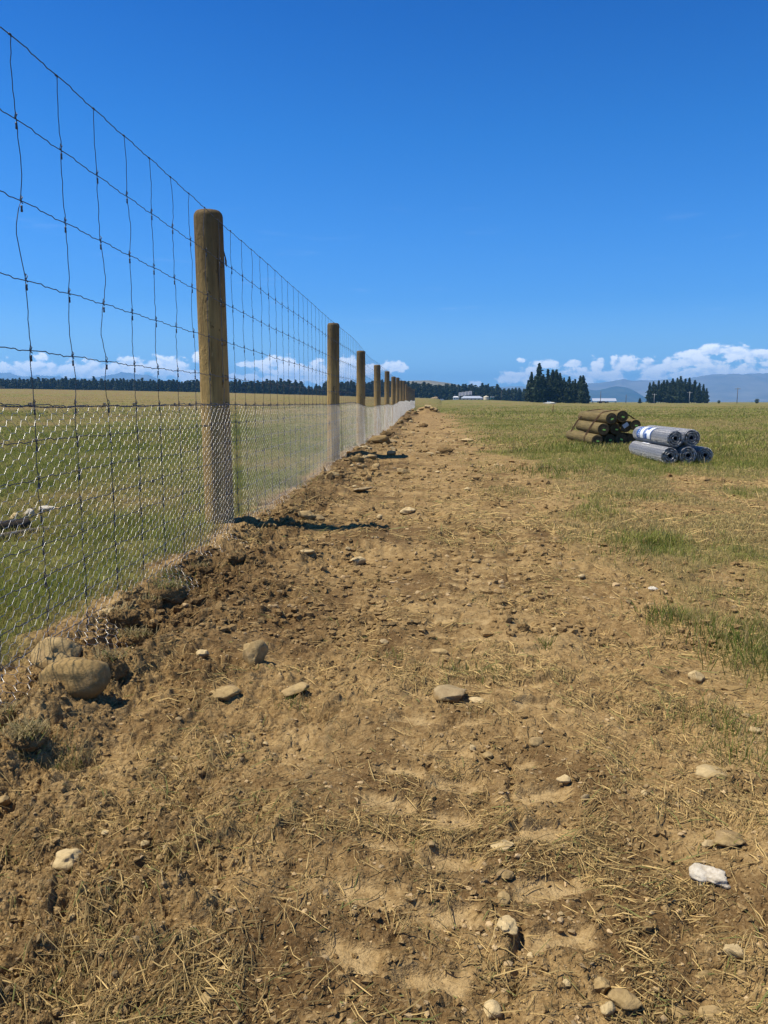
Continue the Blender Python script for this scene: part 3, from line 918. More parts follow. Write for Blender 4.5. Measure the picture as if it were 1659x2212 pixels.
# (photo px of the stone's middle, width px, height px, material, label)
NAMED = [
    (152, 1466, 146, 92, 'B', "largest rounded brown boulder crossed by netting shadows, in front at the fence foot", 0.22, 101),
    (122, 1424, 128, 66, 'B2', "tan boulder with a pale left corner, tucked behind the largest rounded boulder", 0.25, 102),
    (546, 1405, 62, 74, 'T', "upright tan rock leaning in the soil beside the white egg shaped cobble", 0.3, 103),
    (437, 1417, 31, 23, 'P', "pale egg shaped cobble left of the upright tan rock", 0.15, 104),
    (482, 1493, 72, 32, 'T', "long flat half buried stone with a small white chip below the egg shaped cobble", 0.45, 105),
    (640, 1490, 68, 30, 'T', "flat wedge shaped stone tilted up to the right beside a grass tuft", 0.3, 106),
    (974, 1490, 72, 46, 'G', "broad grey brown slab lying flat beside the tyre print", 0.35, 107),
    (1038, 1510, 48, 23, 'P', "smooth pale oval stone touching the broad grey brown slab", 0.35, 108),
    (950, 1405, 38, 17, 'T', "small tan loaf shaped stone above the broad slab", 0.4, 109),
    (1543, 1662, 76, 34, 'P', "wide pale oval stone at the edge of the grass on the right", 0.4, 110),
    (1540, 1884, 80, 56, 'W', "chalk white broken stone crushed into the soil on the right", 0.55, 111),
    (1576, 1812, 66, 30, 'T', "oval tan stone above the chalk white broken one", 0.35, 112),
    (1533, 1819, 30, 22, 'P', "small cream stone touching the left end of an oval tan stone", 0.35, 113),
    (1090, 1995, 46, 58, 'P', "pale egg shaped stone half sunk in straw beside the tyre groove", 0.4, 114),
    (1088, 1941, 26, 32, 'T', "small dusty stone just above the pale half sunk egg shaped one", 0.4, 115),
    (1086, 1828, 46, 16, 'P', "thin cream sliver of stone lying in the tyre groove", 0.3, 116),
    (142, 1845, 58, 62, 'P', "pale angular stone with soil over its left half, lower left", 0.5, 117),
    (311, 1825, 18, 19, 'P', "small pale oval pebble right of the soil covered angular stone", 0.25, 118),
    (357, 1833, 14, 20, 'P', "slim upright pebble paired with a pale oval one", 0.25, 119),
    (227, 1801, 20, 15, 'P', "chipped white pebble above and right of the soil covered angular stone", 0.25, 120),
    (1021, 1612, 14, 28, 'P', "bone shaped cream pebble standing among straw in the track", 0.3, 121),
    (1062, 2180, 40, 44, 'P', "square cornered pale stone at the bottom edge beside a dark hollow", 0.35, 122),
    (1299, 2128, 44, 44, 'T', "blocky tan stone uppermost of the bottom cluster", 0.35, 123),
    (1314, 2182, 26, 42, 'P', "narrow pale stone below the blocky tan one at the bottom edge", 0.3, 124),
    (1350, 2158, 60, 34, 'T', "wide dusty stone nearly buried right of the blocky tan one", 0.5, 125),
    (1463, 2184, 52, 30, 'T', "flat dusty stone right along the bottom edge, left of the last pair", 0.45, 126),
    (1542, 2180, 48, 44, 'T', "rounded dusty stone in the bottom right corner", 0.45, 127),
    (1588, 2056, 40, 40, 'P', "jagged cream stone standing alone near the right edge below the white one", 0.3, 128),
    (1225, 2122, 24, 18, 'P', "tiny cream stone left of the bottom cluster", 0.3, 129),
    (1092, 1886, 36, 26, 'T', "dusty buried stone below the thin cream sliver", 0.5, 130),
    (6, 1726, 30, 30, 'T', "tan stone cut by the left picture edge", 0.3, 131),
    (1411, 1273, 28, 11, 'W', "white flake of stone lying flat on a dark patch in the grass", 0.3, 132),
    (1505, 1460, 32, 34, 'P', "pale pointed stone on bare soil beside the right hand grass", 0.35, 133),
    (1590, 1482, 60, 30, 'B', "low rounded mound of earthy rock right of the pale pointed stone", 0.5, 134),
    (664, 1112, 40, 24, 'T', "angular pale stone right of the near post's shadow tip", 0.3, 135),
    (690, 1118, 26, 20, 'G', "dark angular stone leaning on a pale one beyond the near shadow", 0.3, 136),
    (880, 1103, 34, 18, 'P', "pale stone with two small ones on it in mid strip", 0.3, 137),
    (780, 1055, 50, 18, 'G', "thin dark flagstone lying level in the middle of the strip", 0.2, 138),
    (768, 1210, 44, 28, 'P', "pale fist shaped stone against a clod below the near shadow", 0.3, 139),
    (664, 1193, 34, 15, 'P', "flat pale stone left of the fist shaped one", 0.35, 140),
    (817, 957, 50, 24, 'B', "big brown boulder against the foot of the netting beyond the second post", 0.25, 141),
    (771, 994, 30, 20, 'B', "rounded brown stone at the near end of the second post's shadow", 0.25, 142),
    (869, 1017, 32, 20, 'T', "pale block shaped stone below the second post's shadow", 0.3, 143),
    (847, 970, 15, 10, 'P', "little pale stone perched right of the big brown boulder", 0.2, 144),
    (845, 978, 20, 14, 'G', "dark round stone under the little pale one", 0.25, 145),
    (878, 973, 46, 7, 'T', "long thin slab of stone above the second post's shadow", 0.3, 146),
    (929, 979, 20, 8, 'P', "small flat pale stone in the middle distance of the strip", 0.3, 147),
    (947, 977, 14, 9, 'G', "small dark stone next to a flat pale one in the middle distance", 0.3, 148),
    (1010, 950, 28, 10, 'P', "pale flat stone alone in the grass right of the strip", 0.3, 149),
    (866, 915, 12, 13, 'T', "tan upright stone against the netting beyond the third post", 0.2, 150),
    (904, 921, 13, 7, 'P', "small pale stone beside a dark clod far along the strip", 0.2, 151),
    (98, 1097, 32, 24, 'W', "large white stone at the right end of the pile beyond the netting", 0.3, 152),
    (62, 1108, 30, 30, 'W', "rounded whitish stone in the middle of the pile beyond the netting", 0.3, 153),
    (33, 1120, 28, 24, 'P', "buff stone left of the whitish ones beyond the netting", 0.3, 154),
    (8, 1132, 22, 26, 'P', "leftmost buff stone of the pile beyond the netting", 0.3, 155),
    (122, 1101, 22, 14, 'P', "flat edged pale stone right of the large white one beyond the netting", 0.2, 156),
    (922, 888, 12, 9, 'P', "front left pale stone of the far spoil heap", 0.1, 157),
    (932, 884, 11, 8, 'T', "tan stone topping the far spoil heap", 0.0, 158),
    (941, 892, 11, 7, 'G', "dark stone at the right foot of the far spoil heap", 0.1, 159),
    (914, 893, 10, 7, 'T', "brown stone at the left foot of the far spoil heap", 0.1, 160),
    (236, 1322, 62, 26, 'P', "pale stone among the dug clods under the netting edge", 0.3, 161),
    (520, 1168, 10, 22, 'P', "small upright stone standing right of the near post's mound", 0.2, 162),
]
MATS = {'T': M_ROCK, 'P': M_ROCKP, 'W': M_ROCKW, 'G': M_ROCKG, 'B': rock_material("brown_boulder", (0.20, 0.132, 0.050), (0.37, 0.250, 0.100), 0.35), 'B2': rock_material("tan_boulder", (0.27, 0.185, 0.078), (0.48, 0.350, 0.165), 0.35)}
USED = []
for k, (px, py, pw, ph, mk, lab, sink, kind) in enumerate(NAMED):
    x, y = at(px, py + ph * 0.35)
    if 157 <= kind <= 160:
        y = 48.6 + 0.5 * (kind % 3); x = at_y(px, y)
    mpp = px_m(y)
    w = pw * mpp
    ang = math.atan2(CAM_H, y)
    h = ph * mpp * (0.85 if ang < 0.35 else 0.62)
    dpt = w * (0.80 if ang > 0.25 else 0.75)
    if ph > pw:
        dpt = min(w * 1.3, ph * mpp * 1.1)
        h = min(h, w * 0.9)
    rn = random.Random(k + 50)
    tl = (rn.uniform(-0.12, 0.12), rn.uniform(-0.12, 0.12))
    if kind == 106: tl = (0.1, -0.35)
    if kind == 103: tl = (0.35, -0.2); h = w * 0.95
    if kind == 107: h = w * 0.30; dpt = w * 0.9
    if kind == 138: h = w * 0.16
    if kind == 101: w *= 1.0; h = w * 0.62; dpt = w * 0.85
    if kind == 102: h = w * 0.60; dpt = w * 0.8
    big = w > 0.11
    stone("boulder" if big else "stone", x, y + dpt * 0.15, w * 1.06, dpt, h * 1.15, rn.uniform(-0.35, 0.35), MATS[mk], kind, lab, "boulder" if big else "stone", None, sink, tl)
    USED.append((x, y, w))

# small pebbles loose in the soil, nothing tells them apart
rn = random.Random(5)
cnt = 0
while cnt < 265:
    y = 0.95 * (24 / 0.95) ** (rn.random() ** 0.85)
    x = rn.uniform(-min(1.15, 0.55 * y + 0.1), min(1.05 + 0.01 * y, 0.44 * y + 0.1))
    if any((x - a) ** 2 + (y - b) ** 2 < (c * 0.8) ** 2 for a, b, c in USED):
        continue
    big = rn.random() ** 3
    w = (0.009 + 0.030 * big) * (0.75 + 0.16 * y)
    w = min(w, 0.16)
    mk = rn.choices('TPG', (5, 4, 1.5))[0]
    stone("pebble", x, y, w, w * rn.uniform(0.65, 1.1), w * rn.uniform(0.45, 0.7), rn.uniform(0, 6.28), MATS[mk], 10 + rn.randrange(9), "small weathered pebble half sunk in the bare brown soil, one of many strewn there", "pebble", "pebbles strewn over the bare soil", 0.35)
    USED.append((x, y, w)); cnt += 1

# stones turned up along the spoil ridge and on the far heap
for k in range(58):
    if k < 34:
        y = 6.5 * (48 / 6.5) ** rn.random(); x = rn.gauss(-0.85, 0.22)
    else:
        y = rn.uniform(47.5, 51); x = rn.gauss(0.15, 0.55)
    w = (0.05 + 0.09 * rn.random() ** 2) * (1.0 + y * 0.035)
    x = max(x, FENCE_X + 0.08 + w * 0.6)
    mk = rn.choices(('T', 'P', 'G', 'B'), (5, 3, 1.5, 2))[0]
    stone("stone", x, y, w, w * rn.uniform(0.7, 1.1), w * rn.uniform(0.5, 0.8), rn.uniform(0, 6.28), MATS[mk], 10 + rn.randrange(9), "unearthed stone lying among others on the long ridge of spoil beside the netting" if k < 34 else "unearthed stone in the heap of spoil at the far end of the netting", "stone", "stones on the spoil ridge" if k < 34 else "stones on the far spoil heap", 0.28)
# fine gravel, too small and too many to count
gx_, gy_, gr_ = [], [], []
for (n_, y0, y1, r0, r1) in ((5200, 0.85, 3.2, 0.0016, 0.0060), (4200, 3, 10, 0.004, 0.014), (1500, 10, 45, 0.012, 0.035)):
    x, y = frustum_points(n_, y0, y1, lambda a, b: (1 - veg_mask(a, b)) * (a > -1.2) * 0.9)
    gx_.append(x); gy_.append(y); gr_.append(r0 + (r1 - r0) * RNG.random(len(x)) ** 2.6)
gx_, gy_, gr_ = map(np.concatenate, (gx_, gy_, gr_))
v, f = lumps(gx_, gy_, gr_, ICO1, 0.3, 0.7)
tc_ = np.array([[0.42, 0.300, 0.155]]) * (0.45 + 0.75 * RNG.random((len(gx_), 1)))
o = build("gravel", v, None, f, tint_material("gravel_grains", 0.85, 0.0), False, None, {'tint': np.repeat(tc_, len(ICO1[0]), 0)})
tag(o, "fine tan gravel sprinkled through the bare soil", "gravel", None, "stuff")

# dug clods of earth along the fence
M_CLOD = M_GROUND


def clod(x, y, w, h, seed, label, turf=0):
    p, f = rock_shape(seed, ICO4, 0.34, 0.1)
    v0 = ICO4[0]
    p = p * (1 + 0.16 * noise3(v0 * 6, seed + 9) + 0.10 * noise3(v0 * 14, seed + 12))[:, None]
    p = p * np.array([[w / 2, w * 0.42, h / 2]])
    n = len(p)
    root = build("soil_clod", p, None, f, M_CLOD, True, None, {'veg': np.zeros(n), 'green': np.zeros(n), 'damp': np.full(n, 0.85)})
    root.location = (x, y, H1(x, y) + h * 0.22)
    tag(root, label, 'clod')
    if turf:
        k = turf
        bx = RNG.normal(0, w * 0.22, k); by = RNG.normal(0, w * 0.18, k)
        a = RNG.random(k) * 6.283; L = 0.02 + 0.05 * RNG.random(k)
        p0 = np.stack([bx, by, np.full(k, h * 0.38)], 1)
        d = np.stack([np.cos(a) * L * 0.7, np.sin(a) * L * 0.7, L * (0.05 + 0.5 * RNG.random(k))], 1)
        wv = np.stack([-np.sin(a), np.cos(a), np.zeros(k)], 1) * 0.0014
        v = np.stack([p0 - wv, p0 + wv, p0 + d * 0.6 + wv * 0.7 + np.array([[0, 0, 0.008]]), p0 + d * 0.6 - wv * 0.7 + np.array([[0, 0, 0.008]]), p0 + d], 1).reshape(-1, 3)
        o = np.arange(k) * 5
        col = np.where(RNG.random((k, 1)) < (0.45 if 'green' in label else 0.9), np.array([[0.38, 0.30, 0.14]]), np.array([[0.20, 0.21, 0.06]])) * (0.6 + 0.6 * RNG.random((k, 1)))
        build("turf_tuft", v, np.stack([o, o + 1, o + 2, o + 3], 1), np.stack([o + 3, o + 2, o + 4], 1), M_GRASS, False, root, {'tint': np.repeat(col, 5, 0)})


CLODS = [
    (238, 1412, 78, 70, "tall dark earth clod beside the largest boulder, casting a deep shadow", 90),
    (292, 1378, 76, 44, "turf clod with long dry stems hanging over a dark hollow", 160),
    (262, 1330, 80, 48, "dark crumbly earth clod just under the netting's lower edge", 60),
    (365, 1275, 80, 56, "large turf clod with green grass on top along the dug edge", 200),
    (330, 1300, 50, 40, "rough earth clod left of the grass topped one", 40),
    (435, 1222, 70, 36, "low crumbly earth bank before the near post's mound", 60),
    (22, 1545, 46, 46, "black looking earth clod at the left edge below the boulders", 50),
    (60, 1600, 80, 40, "loose turf lump with bleached grass at the lower left", 260),
    (510, 1200, 46, 26, "small earth clod right of the near post's mound", 20),
    (1130, 1352, 30, 20, "dark round earth clod lying in the tyre track", 10),
    (960, 972, 36, 16, "ragged dark sod lying out in the strip beyond the second post", 50),
    (797, 948, 36, 20, "earth clod left of the big brown boulder at the netting", 20),
    (832, 938, 26, 22, "earth clod behind the big brown boulder along the spoil ridge", 10),
    (915, 918, 20, 13, "dark sod beside a small pale stone far along the strip", 10),
    (880, 905, 22, 13, "rough clod on the spoil ridge by the fourth post", 10),
    (895, 893, 18, 10, "clod on the spoil ridge just before the far heap", 0),
]
for k, (px, py, pw, ph, lab, tf) in enumerate(CLODS):
    x, y = at(px, py + ph * 0.4)
    x = max(x, FENCE_X + 0.06)
    mpp = px_m(y)
    clod(x, y, pw * mpp, ph * mpp * 0.95, 300 + k, lab, tf)
print("stones done")

# ------------------------------------------------------------------ fence posts
def post_mesh(seed, r, top, detail):
    rng = np.random.default_rng(seed)
    k = 40 if detail else 16
    zs = np.concatenate([np.linspace(-0.35, top - 0.035, 46 if detail else 12), top - 0.035 + 0.035 * np.sin(np.linspace(0.15, 1, 6) * math.pi / 2)])
    th_ = np.arange(k) * 2 * math.pi / k
    V = []
    for z in zs:
        edge = max(0, (z - (top - 0.035)) / 0.035)
        rr = r * (1 - 0.020 * z) * math.sqrt(max(0.0, 1 - 0.36 * edge ** 2.0))
        wob = 1 + 0.012 * np.sin(3 * th_ + seed) + 0.02 * perlin(np.cos(th_) * 1.5 + seed, np.sin(th_) * 1.5 + z * 0.8, seed) + 0.010 * perlin(np.cos(th_) * 7 + seed, np.sin(th_) * 7 + z * 0.7, seed + 5)
        V.append(np.stack([np.cos(th_) * rr * wob, np.sin(th_) * rr * wob, np.full(k, z)], 1))
    V = np.array(V)
    n = len(zs)
    i = np.arange(n - 1)[:, None] * k; j = np.arange(k)[None]; j2 = (j + 1) % k
    q = np.stack([i + j, i + j2, i + k + j2, i + k + j], -1).reshape(-1, 4)
    v = np.concatenate([V.reshape(-1, 3), [[0, 0, top + 0.006]]])
    t = [((n - 1) * k + a, (n - 1) * k + (a + 1) % k, n * k) for a in range(k)]
    return v, q, t


ORD = ["nearest", "second", "third", "fourth", "fifth", "sixth", "seventh", "eighth"]
POST_LAB = ["nearest and thickest timber fence post, its head weathered dark and splintered on the right",
            "second timber post from the camera along the netting fence, squarely cut top",
            "third timber post from the camera along the netting fence", "fourth timber post from the camera, left of the far spoil ridge",
            "fifth timber post from the camera along the receding fence", "sixth timber post from the camera along the receding fence",
            "seventh timber post from the camera along the receding fence", "eighth timber post from the camera along the receding fence"]
WIRE_Z = [1.932, 1.695, 1.452, 1.215, 0.995, 0.825, 0.705, 0.585, 0.475, 0.365, 0.255, 0.145, 0.04]
POST_TOP = [2.03, 1.98, 1.96, 1.95, 1.99, 1.94, 1.96, 1.97]
for k in range(N_POST):
    y = POST_Y0 + k * POST_DY + (0.07, 0.95, 0.3, 0.6, 0.4, 0.3, 0, 0.1)[k % 8]
    top = POST_TOP[k % 8]
    r = (0.094, 0.092, 0.095, 0.098, 0.093, 0.1, 0.092, 0.095)[k % 8]
    v, q, t = post_mesh(400 + k, r, top, k < 3)
    o = build("fence_post", v, q, t, M_POST, True)
    bz = float(base_h(np.array([POST_X]), np.array([y]))[0])
    o.location = (POST_X, y, bz)
    o.rotation_euler = (random.uniform(-0.008, 0.008), random.uniform(-0.01, 0.01), random.uniform(0, 6) if k else 0.4)
    tag(o, POST_LAB[k] if k < 8 else "small distant fence post bunched with others at the far end of the fence", 'fence post', 'timber posts of the netting fence')
    if k < 3:
        for wz in WIRE_Z[:12]:
            g = Geo()
            aa = 0.09 if wz > 0.8 else 0.07
            g.tube([(r * 0.86, -0.052 + aa * 0, wz - 0.014), (r * 0.98 + 0.004, -0.050, wz - 0.013), (r * 0.98 + 0.005, -0.046, wz), (r * 0.98 + 0.004, -0.050, wz + 0.013), (r * 0.86, -0.052, wz + 0.014)], 0.0022, 5)
            so = g.obj("staple", M_WIRE, True, o)
            so.rotation_euler = (0, 0, -o.rotation_euler[2])
    if k == 0:
        g = Geo()
        p = [(0.086, 0.038, 1.71), (0.096, 0.046, 1.695), (0.094, 0.052, 1.74), (0.076, 0.056, 1.81), (0.07, 0.060, 1.80), (0.083, 0.044, 1.76)]
        g.add(p, [(0, 1, 2, 5), (5, 2, 3, 4)], [])
        g.obj("splinter", M_POST, False, o).rotation_euler = (0, 0, -0.4)

# ------------------------------------------------------------------ netting fence
FY0, FY1 = -1.5, POST_Y0 + (N_POST - 1) * POST_DY


def fz(y):
    return base_h(np.full_like(np.asarray(y, float), FENCE_X), np.asarray(y, float))


net = empty("netting_fence", (FENCE_X, POST_Y0, 0))
tag(net, "tall galvanised wire netting with wide mesh strained along the timber posts", "fence")
NOFF = np.array([[FENCE_X, POST_Y0, 0]])
STAY = 0.295
stay_y = np.arange(2.437 - STAY * 12, FY1, STAY)


def sag(y):
    return 0.0


for wi, z in enumerate(WIRE_Z):
    g = Geo()
    y = np.concatenate([np.arange(FY0, 12, 0.0125), np.arange(12, FY1, 0.06)])
    ph = (y - stay_y[0]) / STAY
    fr = ph - np.floor(ph)
    crimp = 0.0032 * np.exp(-((fr - 0.33) / 0.035) ** 2) - 0.0032 * np.exp(-((fr - 0.42) / 0.035) ** 2) + 0.003 * np.exp(-((fr - 0.68) / 0.035) ** 2) - 0.003 * np.exp(-((fr - 0.77) / 0.035) ** 2)
    crimp = crimp + 0.004 * np.sin(fr * 2 * np.pi) * 0.5
    zz = z + fz(y) + crimp + 0.006 * perlin(y * 0.7, np.full_like(y, wi * 3.3), 501) + (0.012 * perlin(y * 0.9, np.full_like(y, wi * 5.1), 503) if wi > 4 else 0)
    xx = FENCE_X + 0.004 * perlin(y * 1.3, np.full_like(y, wi * 2.1), 505)
    g.tube(np.stack([xx, y, zz], 1) - NOFF, 0.0017 if wi else 0.0019, 5, False)
    g.obj("line_wire", M_WIRE, True, net)


def stay_geo(y, rng, fine):
    g = Geo()
    b = float(fz(np.array([y]))[0])
    path = []
    for a in range(len(WIRE_Z) - 1):
        z0, z1 = WIRE_Z[a] + b, WIRE_Z[a + 1] + b
        dz = z0 - z1
        nseg = 9 if fine and dz > 0.14 else (4 if fine else 3)
        amp = rng.normal(0, 0.009) + (rng.choice([-1, 1]) * rng.uniform(0.012, 0.032) if rng.random() < 0.42 and dz > 0.14 else 0)
        pk = rng.uniform(0.3, 0.7)
        for s in range(nseg):
            f = s / nseg
            w = f / pk if f < pk else (1 - f) / (1 - pk)
            w = 0.45 * w + 0.55 * math.sin(min(1, w) * math.pi / 2)
            path.append((FENCE_X + 0.002 + rng.normal(0, 0.0012), y + amp * w + (0.006 * a * 0), z0 - dz * f))
        if fine:
            # knot: a wrap round the line wire and a short collar under it
            zk = z1
            up = 0.020
            g.tube(np.array([(FENCE_X + 0.004, y - 0.006, zk - 0.003), (FENCE_X + 0.006, y + 0.002, zk + 0.012), (FENCE_X, y + 0.004, zk + up), (FENCE_X - 0.003, y + 0.004, zk + 0.004), (FENCE_X + 0.004, y + 0.007, zk - 0.006)]) - NOFF, 0.0017, 5)
            g.tube(np.array([(FENCE_X + 0.002, y + 0.001, zk - 0.012 - c * 0.005) for c in range(5)]) - NOFF, [0.0030, 0.0036, 0.0028, 0.0037, 0.0030], 6)
    path.append((FENCE_X, y, WIRE_Z[-1] + b))
    g.tube(np.array(path) - NOFF, 0.00145, 5, False)
    if fine:
        g.tube(np.array([(FENCE_X, y - 0.006, WIRE_Z[0] + b), (FENCE_X + 0.001, y + 0.002, WIRE_Z[0] + b + 0.001), (FENCE_X, y + 0.008, WIRE_Z[0] + b - 0.001)]) - NOFF, 0.0036, 6)
    return g


rng = np.random.default_rng(77)
vis = [y for y in stay_y if y > 1.9]
for y in [y for y in stay_y if y <= 1.9 and y > 0.5] + vis[:92]:
    stay_geo(y, rng, y < 14).obj("stay_wire", M_WIRE, True, net)
g = Geo()
for y in vis[92:]:
    a = stay_geo(y, rng, False)
    v, q, t = a.arrays()
    g.add(v, q, t)
o = g.obj("far_stay_wires", M_WIRE, True, net)
o['kind'] = 'stuff'

# ------------------------------------------------------------------ hexagonal rabbit netting
HEX_X, HP, HT, HR = FENCE_X + 0.012, 0.083, 0.024, 0.0197
TOPZ = 0.818


def hexnet(y0, y1, scale, r, k):
    hp, ht, hr = HP * scale, HT * scale, HR * scale
    rows = int(0.98 / hr)
    ks = np.arange(int(y0 / hp), int(y1 / hp))
    A, B = [], []
    K, J = np.meshgrid(ks, np.arange(rows), indexing='ij')
    K, J = K.ravel(), J.ravel()
    ya = K * hp + (J % 2) * hp / 2
    yb = ya + ht
    dn = J * hr
    SEG = [((ya, dn), (yb, dn))]
    m = J < rows - 1
    SEG.append(((yb[m], dn[m]), (ya[m] + hp / 2, dn[m] + hr)))
    SEG.append(((ya[m], dn[m]), (yb[m] - hp / 2, dn[m] + hr)))

    def place(y, d):
        jit = perlin(y * 23, d * 23, 601), perlin(y * 23 + 40, d * 23, 603)
        yw = y + 0.0028 * scale * jit[0] + 0.03 * perlin(y * 0.8, d * 2.0, 605) * np.clip(d, 0, 1)
        dw = d + 0.0022 * scale * jit[1]
        top = fz(yw) + TOPZ + 0.008 * perlin(yw * 1.7, yw * 0, 607)
        z = top - dw
        bulge = 0.012 * perlin(y * 1.1, d * 2.4, 609) + 0.014
        x = HEX_X + bulge * sm(0.0, 0.1, d)
        gl = fz(yw) + 0.035 + 0.03 * perlin(yw * 2.2, yw * 0 + 3, 611)
        lim = np.maximum(gl - z, 0)                      # length below ground level folds outwards
        x = x + np.minimum(lim, 0.16) * 0.9
        z = np.where(lim > 0, gl - 0.55 * lim + 0.012 * perlin(yw * 9, lim * 20, 613), z)
        return np.stack([x, yw, z], 1)
    for (a, b) in SEG:
        A.append(place(*a)); B.append(place(*b))
    A, B = np.concatenate(A), np.concatenate(B)
    rr = np.full(len(A), r); rr[:len(ya)] = r * 1.35
    return segs_tubes(A, B, rr, k)


hexo = empty("rabbit_netting", (HEX_X, POST_Y0, 0))
tag(hexo, "low bright hexagonal rabbit netting clipped along the lower half of the post fence", "netting")
HOFF = np.array([[HEX_X, POST_Y0, 0]])
v, q = hexnet(0.3, 30, 1.0, 0.00067, 6)
v2, q2 = hexnet(30, FY1, 1.7, 0.0013, 4)
build("hexagonal_mesh", np.concatenate([v, v2]) - HOFF, np.concatenate([q, q2 + len(v)]), None, M_HEX, True, hexo)
g = Geo()
y = np.concatenate([np.arange(0.3, 14, 0.01), np.arange(14, FY1, 0.08)])
for s, a in ((0, 0.0016), (1, -0.0016)):
    g.tube(np.stack([HEX_X + a * np.cos(y * 150), y, fz(y) + TOPZ + 0.003 + 0.008 * perlin(y * 1.7, y * 0, 607) + a * np.sin(y * 150) + 0.003 * perlin(y * 9, y * 0, 615)], 1) - HOFF, 0.0013, 5, False)
g.obj("selvedge_wire", M_WIRE, True, hexo)
rn = random.Random(9)
for k in range(46):
    yy = 1.9 + k * 0.27 + rn.uniform(-0.05, 0.05)
    g = Geo()
    zc = float(fz(np.array([yy]))[0]) + (0.826 if k % 3 else rn.choice([0.705, 0.585, 0.475]))
    g.tube(np.array([(FENCE_X + 0.006 + 0.004 * math.cos(a) , yy - 0.011 + a * 0.0017, zc + 0.0065 * math.sin(a)) for a in np.linspace(0, 4 * math.pi, 18)]) - HOFF, 0.0017, 5)
    g.obj("wire_clip", M_WIRE, True, hexo)
print("fence done")


# ------------------------------------------------------------------ stacked timber logs
def lathe_y(profile, k, wob=0.0, seed=0):
    """profile: (radius, y) pairs, turned about the Y axis"""
    th_ = np.arange(k) * 2 * math.pi / k
    V = []
    for r, y in profile:
        rr = r * (1 + wob * perlin(np.cos(th_) * 2 + seed, np.sin(th_) * 2 + y * 0.8, seed))
        V.append(np.stack([np.cos(th_) * rr, np.full(k, y), np.sin(th_) * rr], 1))
    n = len(profile)
    i = np.arange(n - 1)[:, None] * k; j = np.arange(k)[None]; j2 = (j + 1) % k
    q = np.stack([i + j, i + k + j, i + k + j2, i + j2], -1).reshape(-1, 4)
    return np.concatenate(V), q


def zoomlog(zx, zy, Y):
    d = ray((1750 + zx / 2.37) / 1.507, (1300 + zy / 2.37) / 1.507)
    t = Y / d.y
    return d.x * t, CAM_H + d.z * t


M_LOGEND = plain("log_end_grain", (0.085, 0.062, 0.034), 0.9, 0, 0.5, 30)
M_TAG = plain("green_plastic_tag", (0.45, 0.80, 0.16), 0.5, 0, 0.05, 5)
M_CARD = plain("pale_card", (0.52, 0.55, 0.60), 0.6, 0, 0.12, 40)
M_STRAP = plain("rusty_strap", (0.085, 0.045, 0.022), 0.5, 0.4, 0.25, 30)
# wood grain of the logs runs along Y
mg = M_LOG.node_tree
for nd in mg.nodes:
    if nd.type == 'VECT_MATH' and nd.operation == 'MULTIPLY':
        v = nd.inputs[1].default_value
        nd.inputs[1].default_value = (v[0], v[2], v[1])
LOGS = [
    (570, 147, 14.55, 1, "upper left log of the strapped stack, its dark end carrying a bright green tag"),
    (655, 131, 14.75, 1, "topmost log of the strapped stack, right of the other upper log"),
    (757, 197, 14.75, 1, "log on the right shoulder of the strapped stack above the netting rolls"),
    (508, 230, 14.5, 1, "middle left log of the strapped stack with two bands round it"),
    (460, 311, 14.45, 1, "lowest left log of the strapped stack resting in the grass"),
    (722, 275, 14.9, 0, "low right log of the stack half hidden by a netting roll"),
    (605, 228, 14.85, 1, "log in deep shade at the stack's centre, just under the upper left one"),
    (682, 212, 14.80, 2, "shaded inner log of the stack with a pale card on its end"),
    (556, 306, 14.85, 1, "shaded bottom log of the stack, second from its left"),
    (642, 304, 14.85, 1, "shaded bottom log of the stack, third from its left"),
]
LR = 0.107
for k, (zx, zy, Y, tg, lab) in enumerate(LOGS):
    X, Z = zoomlog(zx, zy, Y)
    r = LR * (1 + 0.06 * math.sin(k * 2.3))
    if zy > 270:
        Z = H1(X, Y + 1) + r * 0.97
    root = empty("timber_log", (X, Y, Z), R(random.uniform(-1.0, 1.0)))
    tag(root, lab, "log", "logs strapped in a stack on the grass")
    L = 2.45 + 0.1 * math.sin(k * 1.7)
    prof = [(r * 0.93, 0.0), (r * 0.985, 0.012), (r, 0.04)] + [(r, y) for y in np.linspace(0.2, L - 0.04, 14)] + [(r * 0.96, L - 0.01), (r * 0.90, L)]
    v, q = lathe_y(prof, 32, 0.02, 700 + k)
    n = len(v)
    v = np.concatenate([v, [[0, L, 0]]])
    t = [(n - 32 + a, n, n - 32 + (a + 1) % 32) for a in range(32)]
    build("log_body", v, q, t, M_LOG, True, root)
    th_ = np.arange(32) * 2 * math.pi / 32
    rings = [np.stack([np.cos(th_) * r * 0.925 * f, np.full(32, -0.002 + 0.002 * math.sin(f * 9 + k)), np.sin(th_) * r * 0.925 * f], 1) for f in (1, 0.75, 0.5, 0.25, 0.05)]
    i = np.arange(4)[:, None] * 32; j = np.arange(32)[None]; j2 = (j + 1) % 32
    q = np.stack([i + j, i + j2, i + 32 + j2, i + 32 + j], -1).reshape(-1, 4)
    build("end_face", np.concatenate(rings), q[:, ::-1], None, M_LOGEND, False, root)
    if tg == 1:
        a = random.uniform(-0.5, 0.5)
        o = Geo().box((-0.024, -0.012, -0.012), (0.024, -0.007, 0.012)).obj("end_tag", M_TAG, False, root)
        o.location = (0.012, 0, -0.012); o.rotation_euler = (0, a, 0)
    elif tg == 2:
        o = Geo().box((-0.055, -0.016, -0.038), (0.055, -0.010, 0.038)).obj("end_card", M_CARD, False, root)
        o.location = (-0.01, 0, 0.03); o.rotation_euler = (0, -0.6, 0)
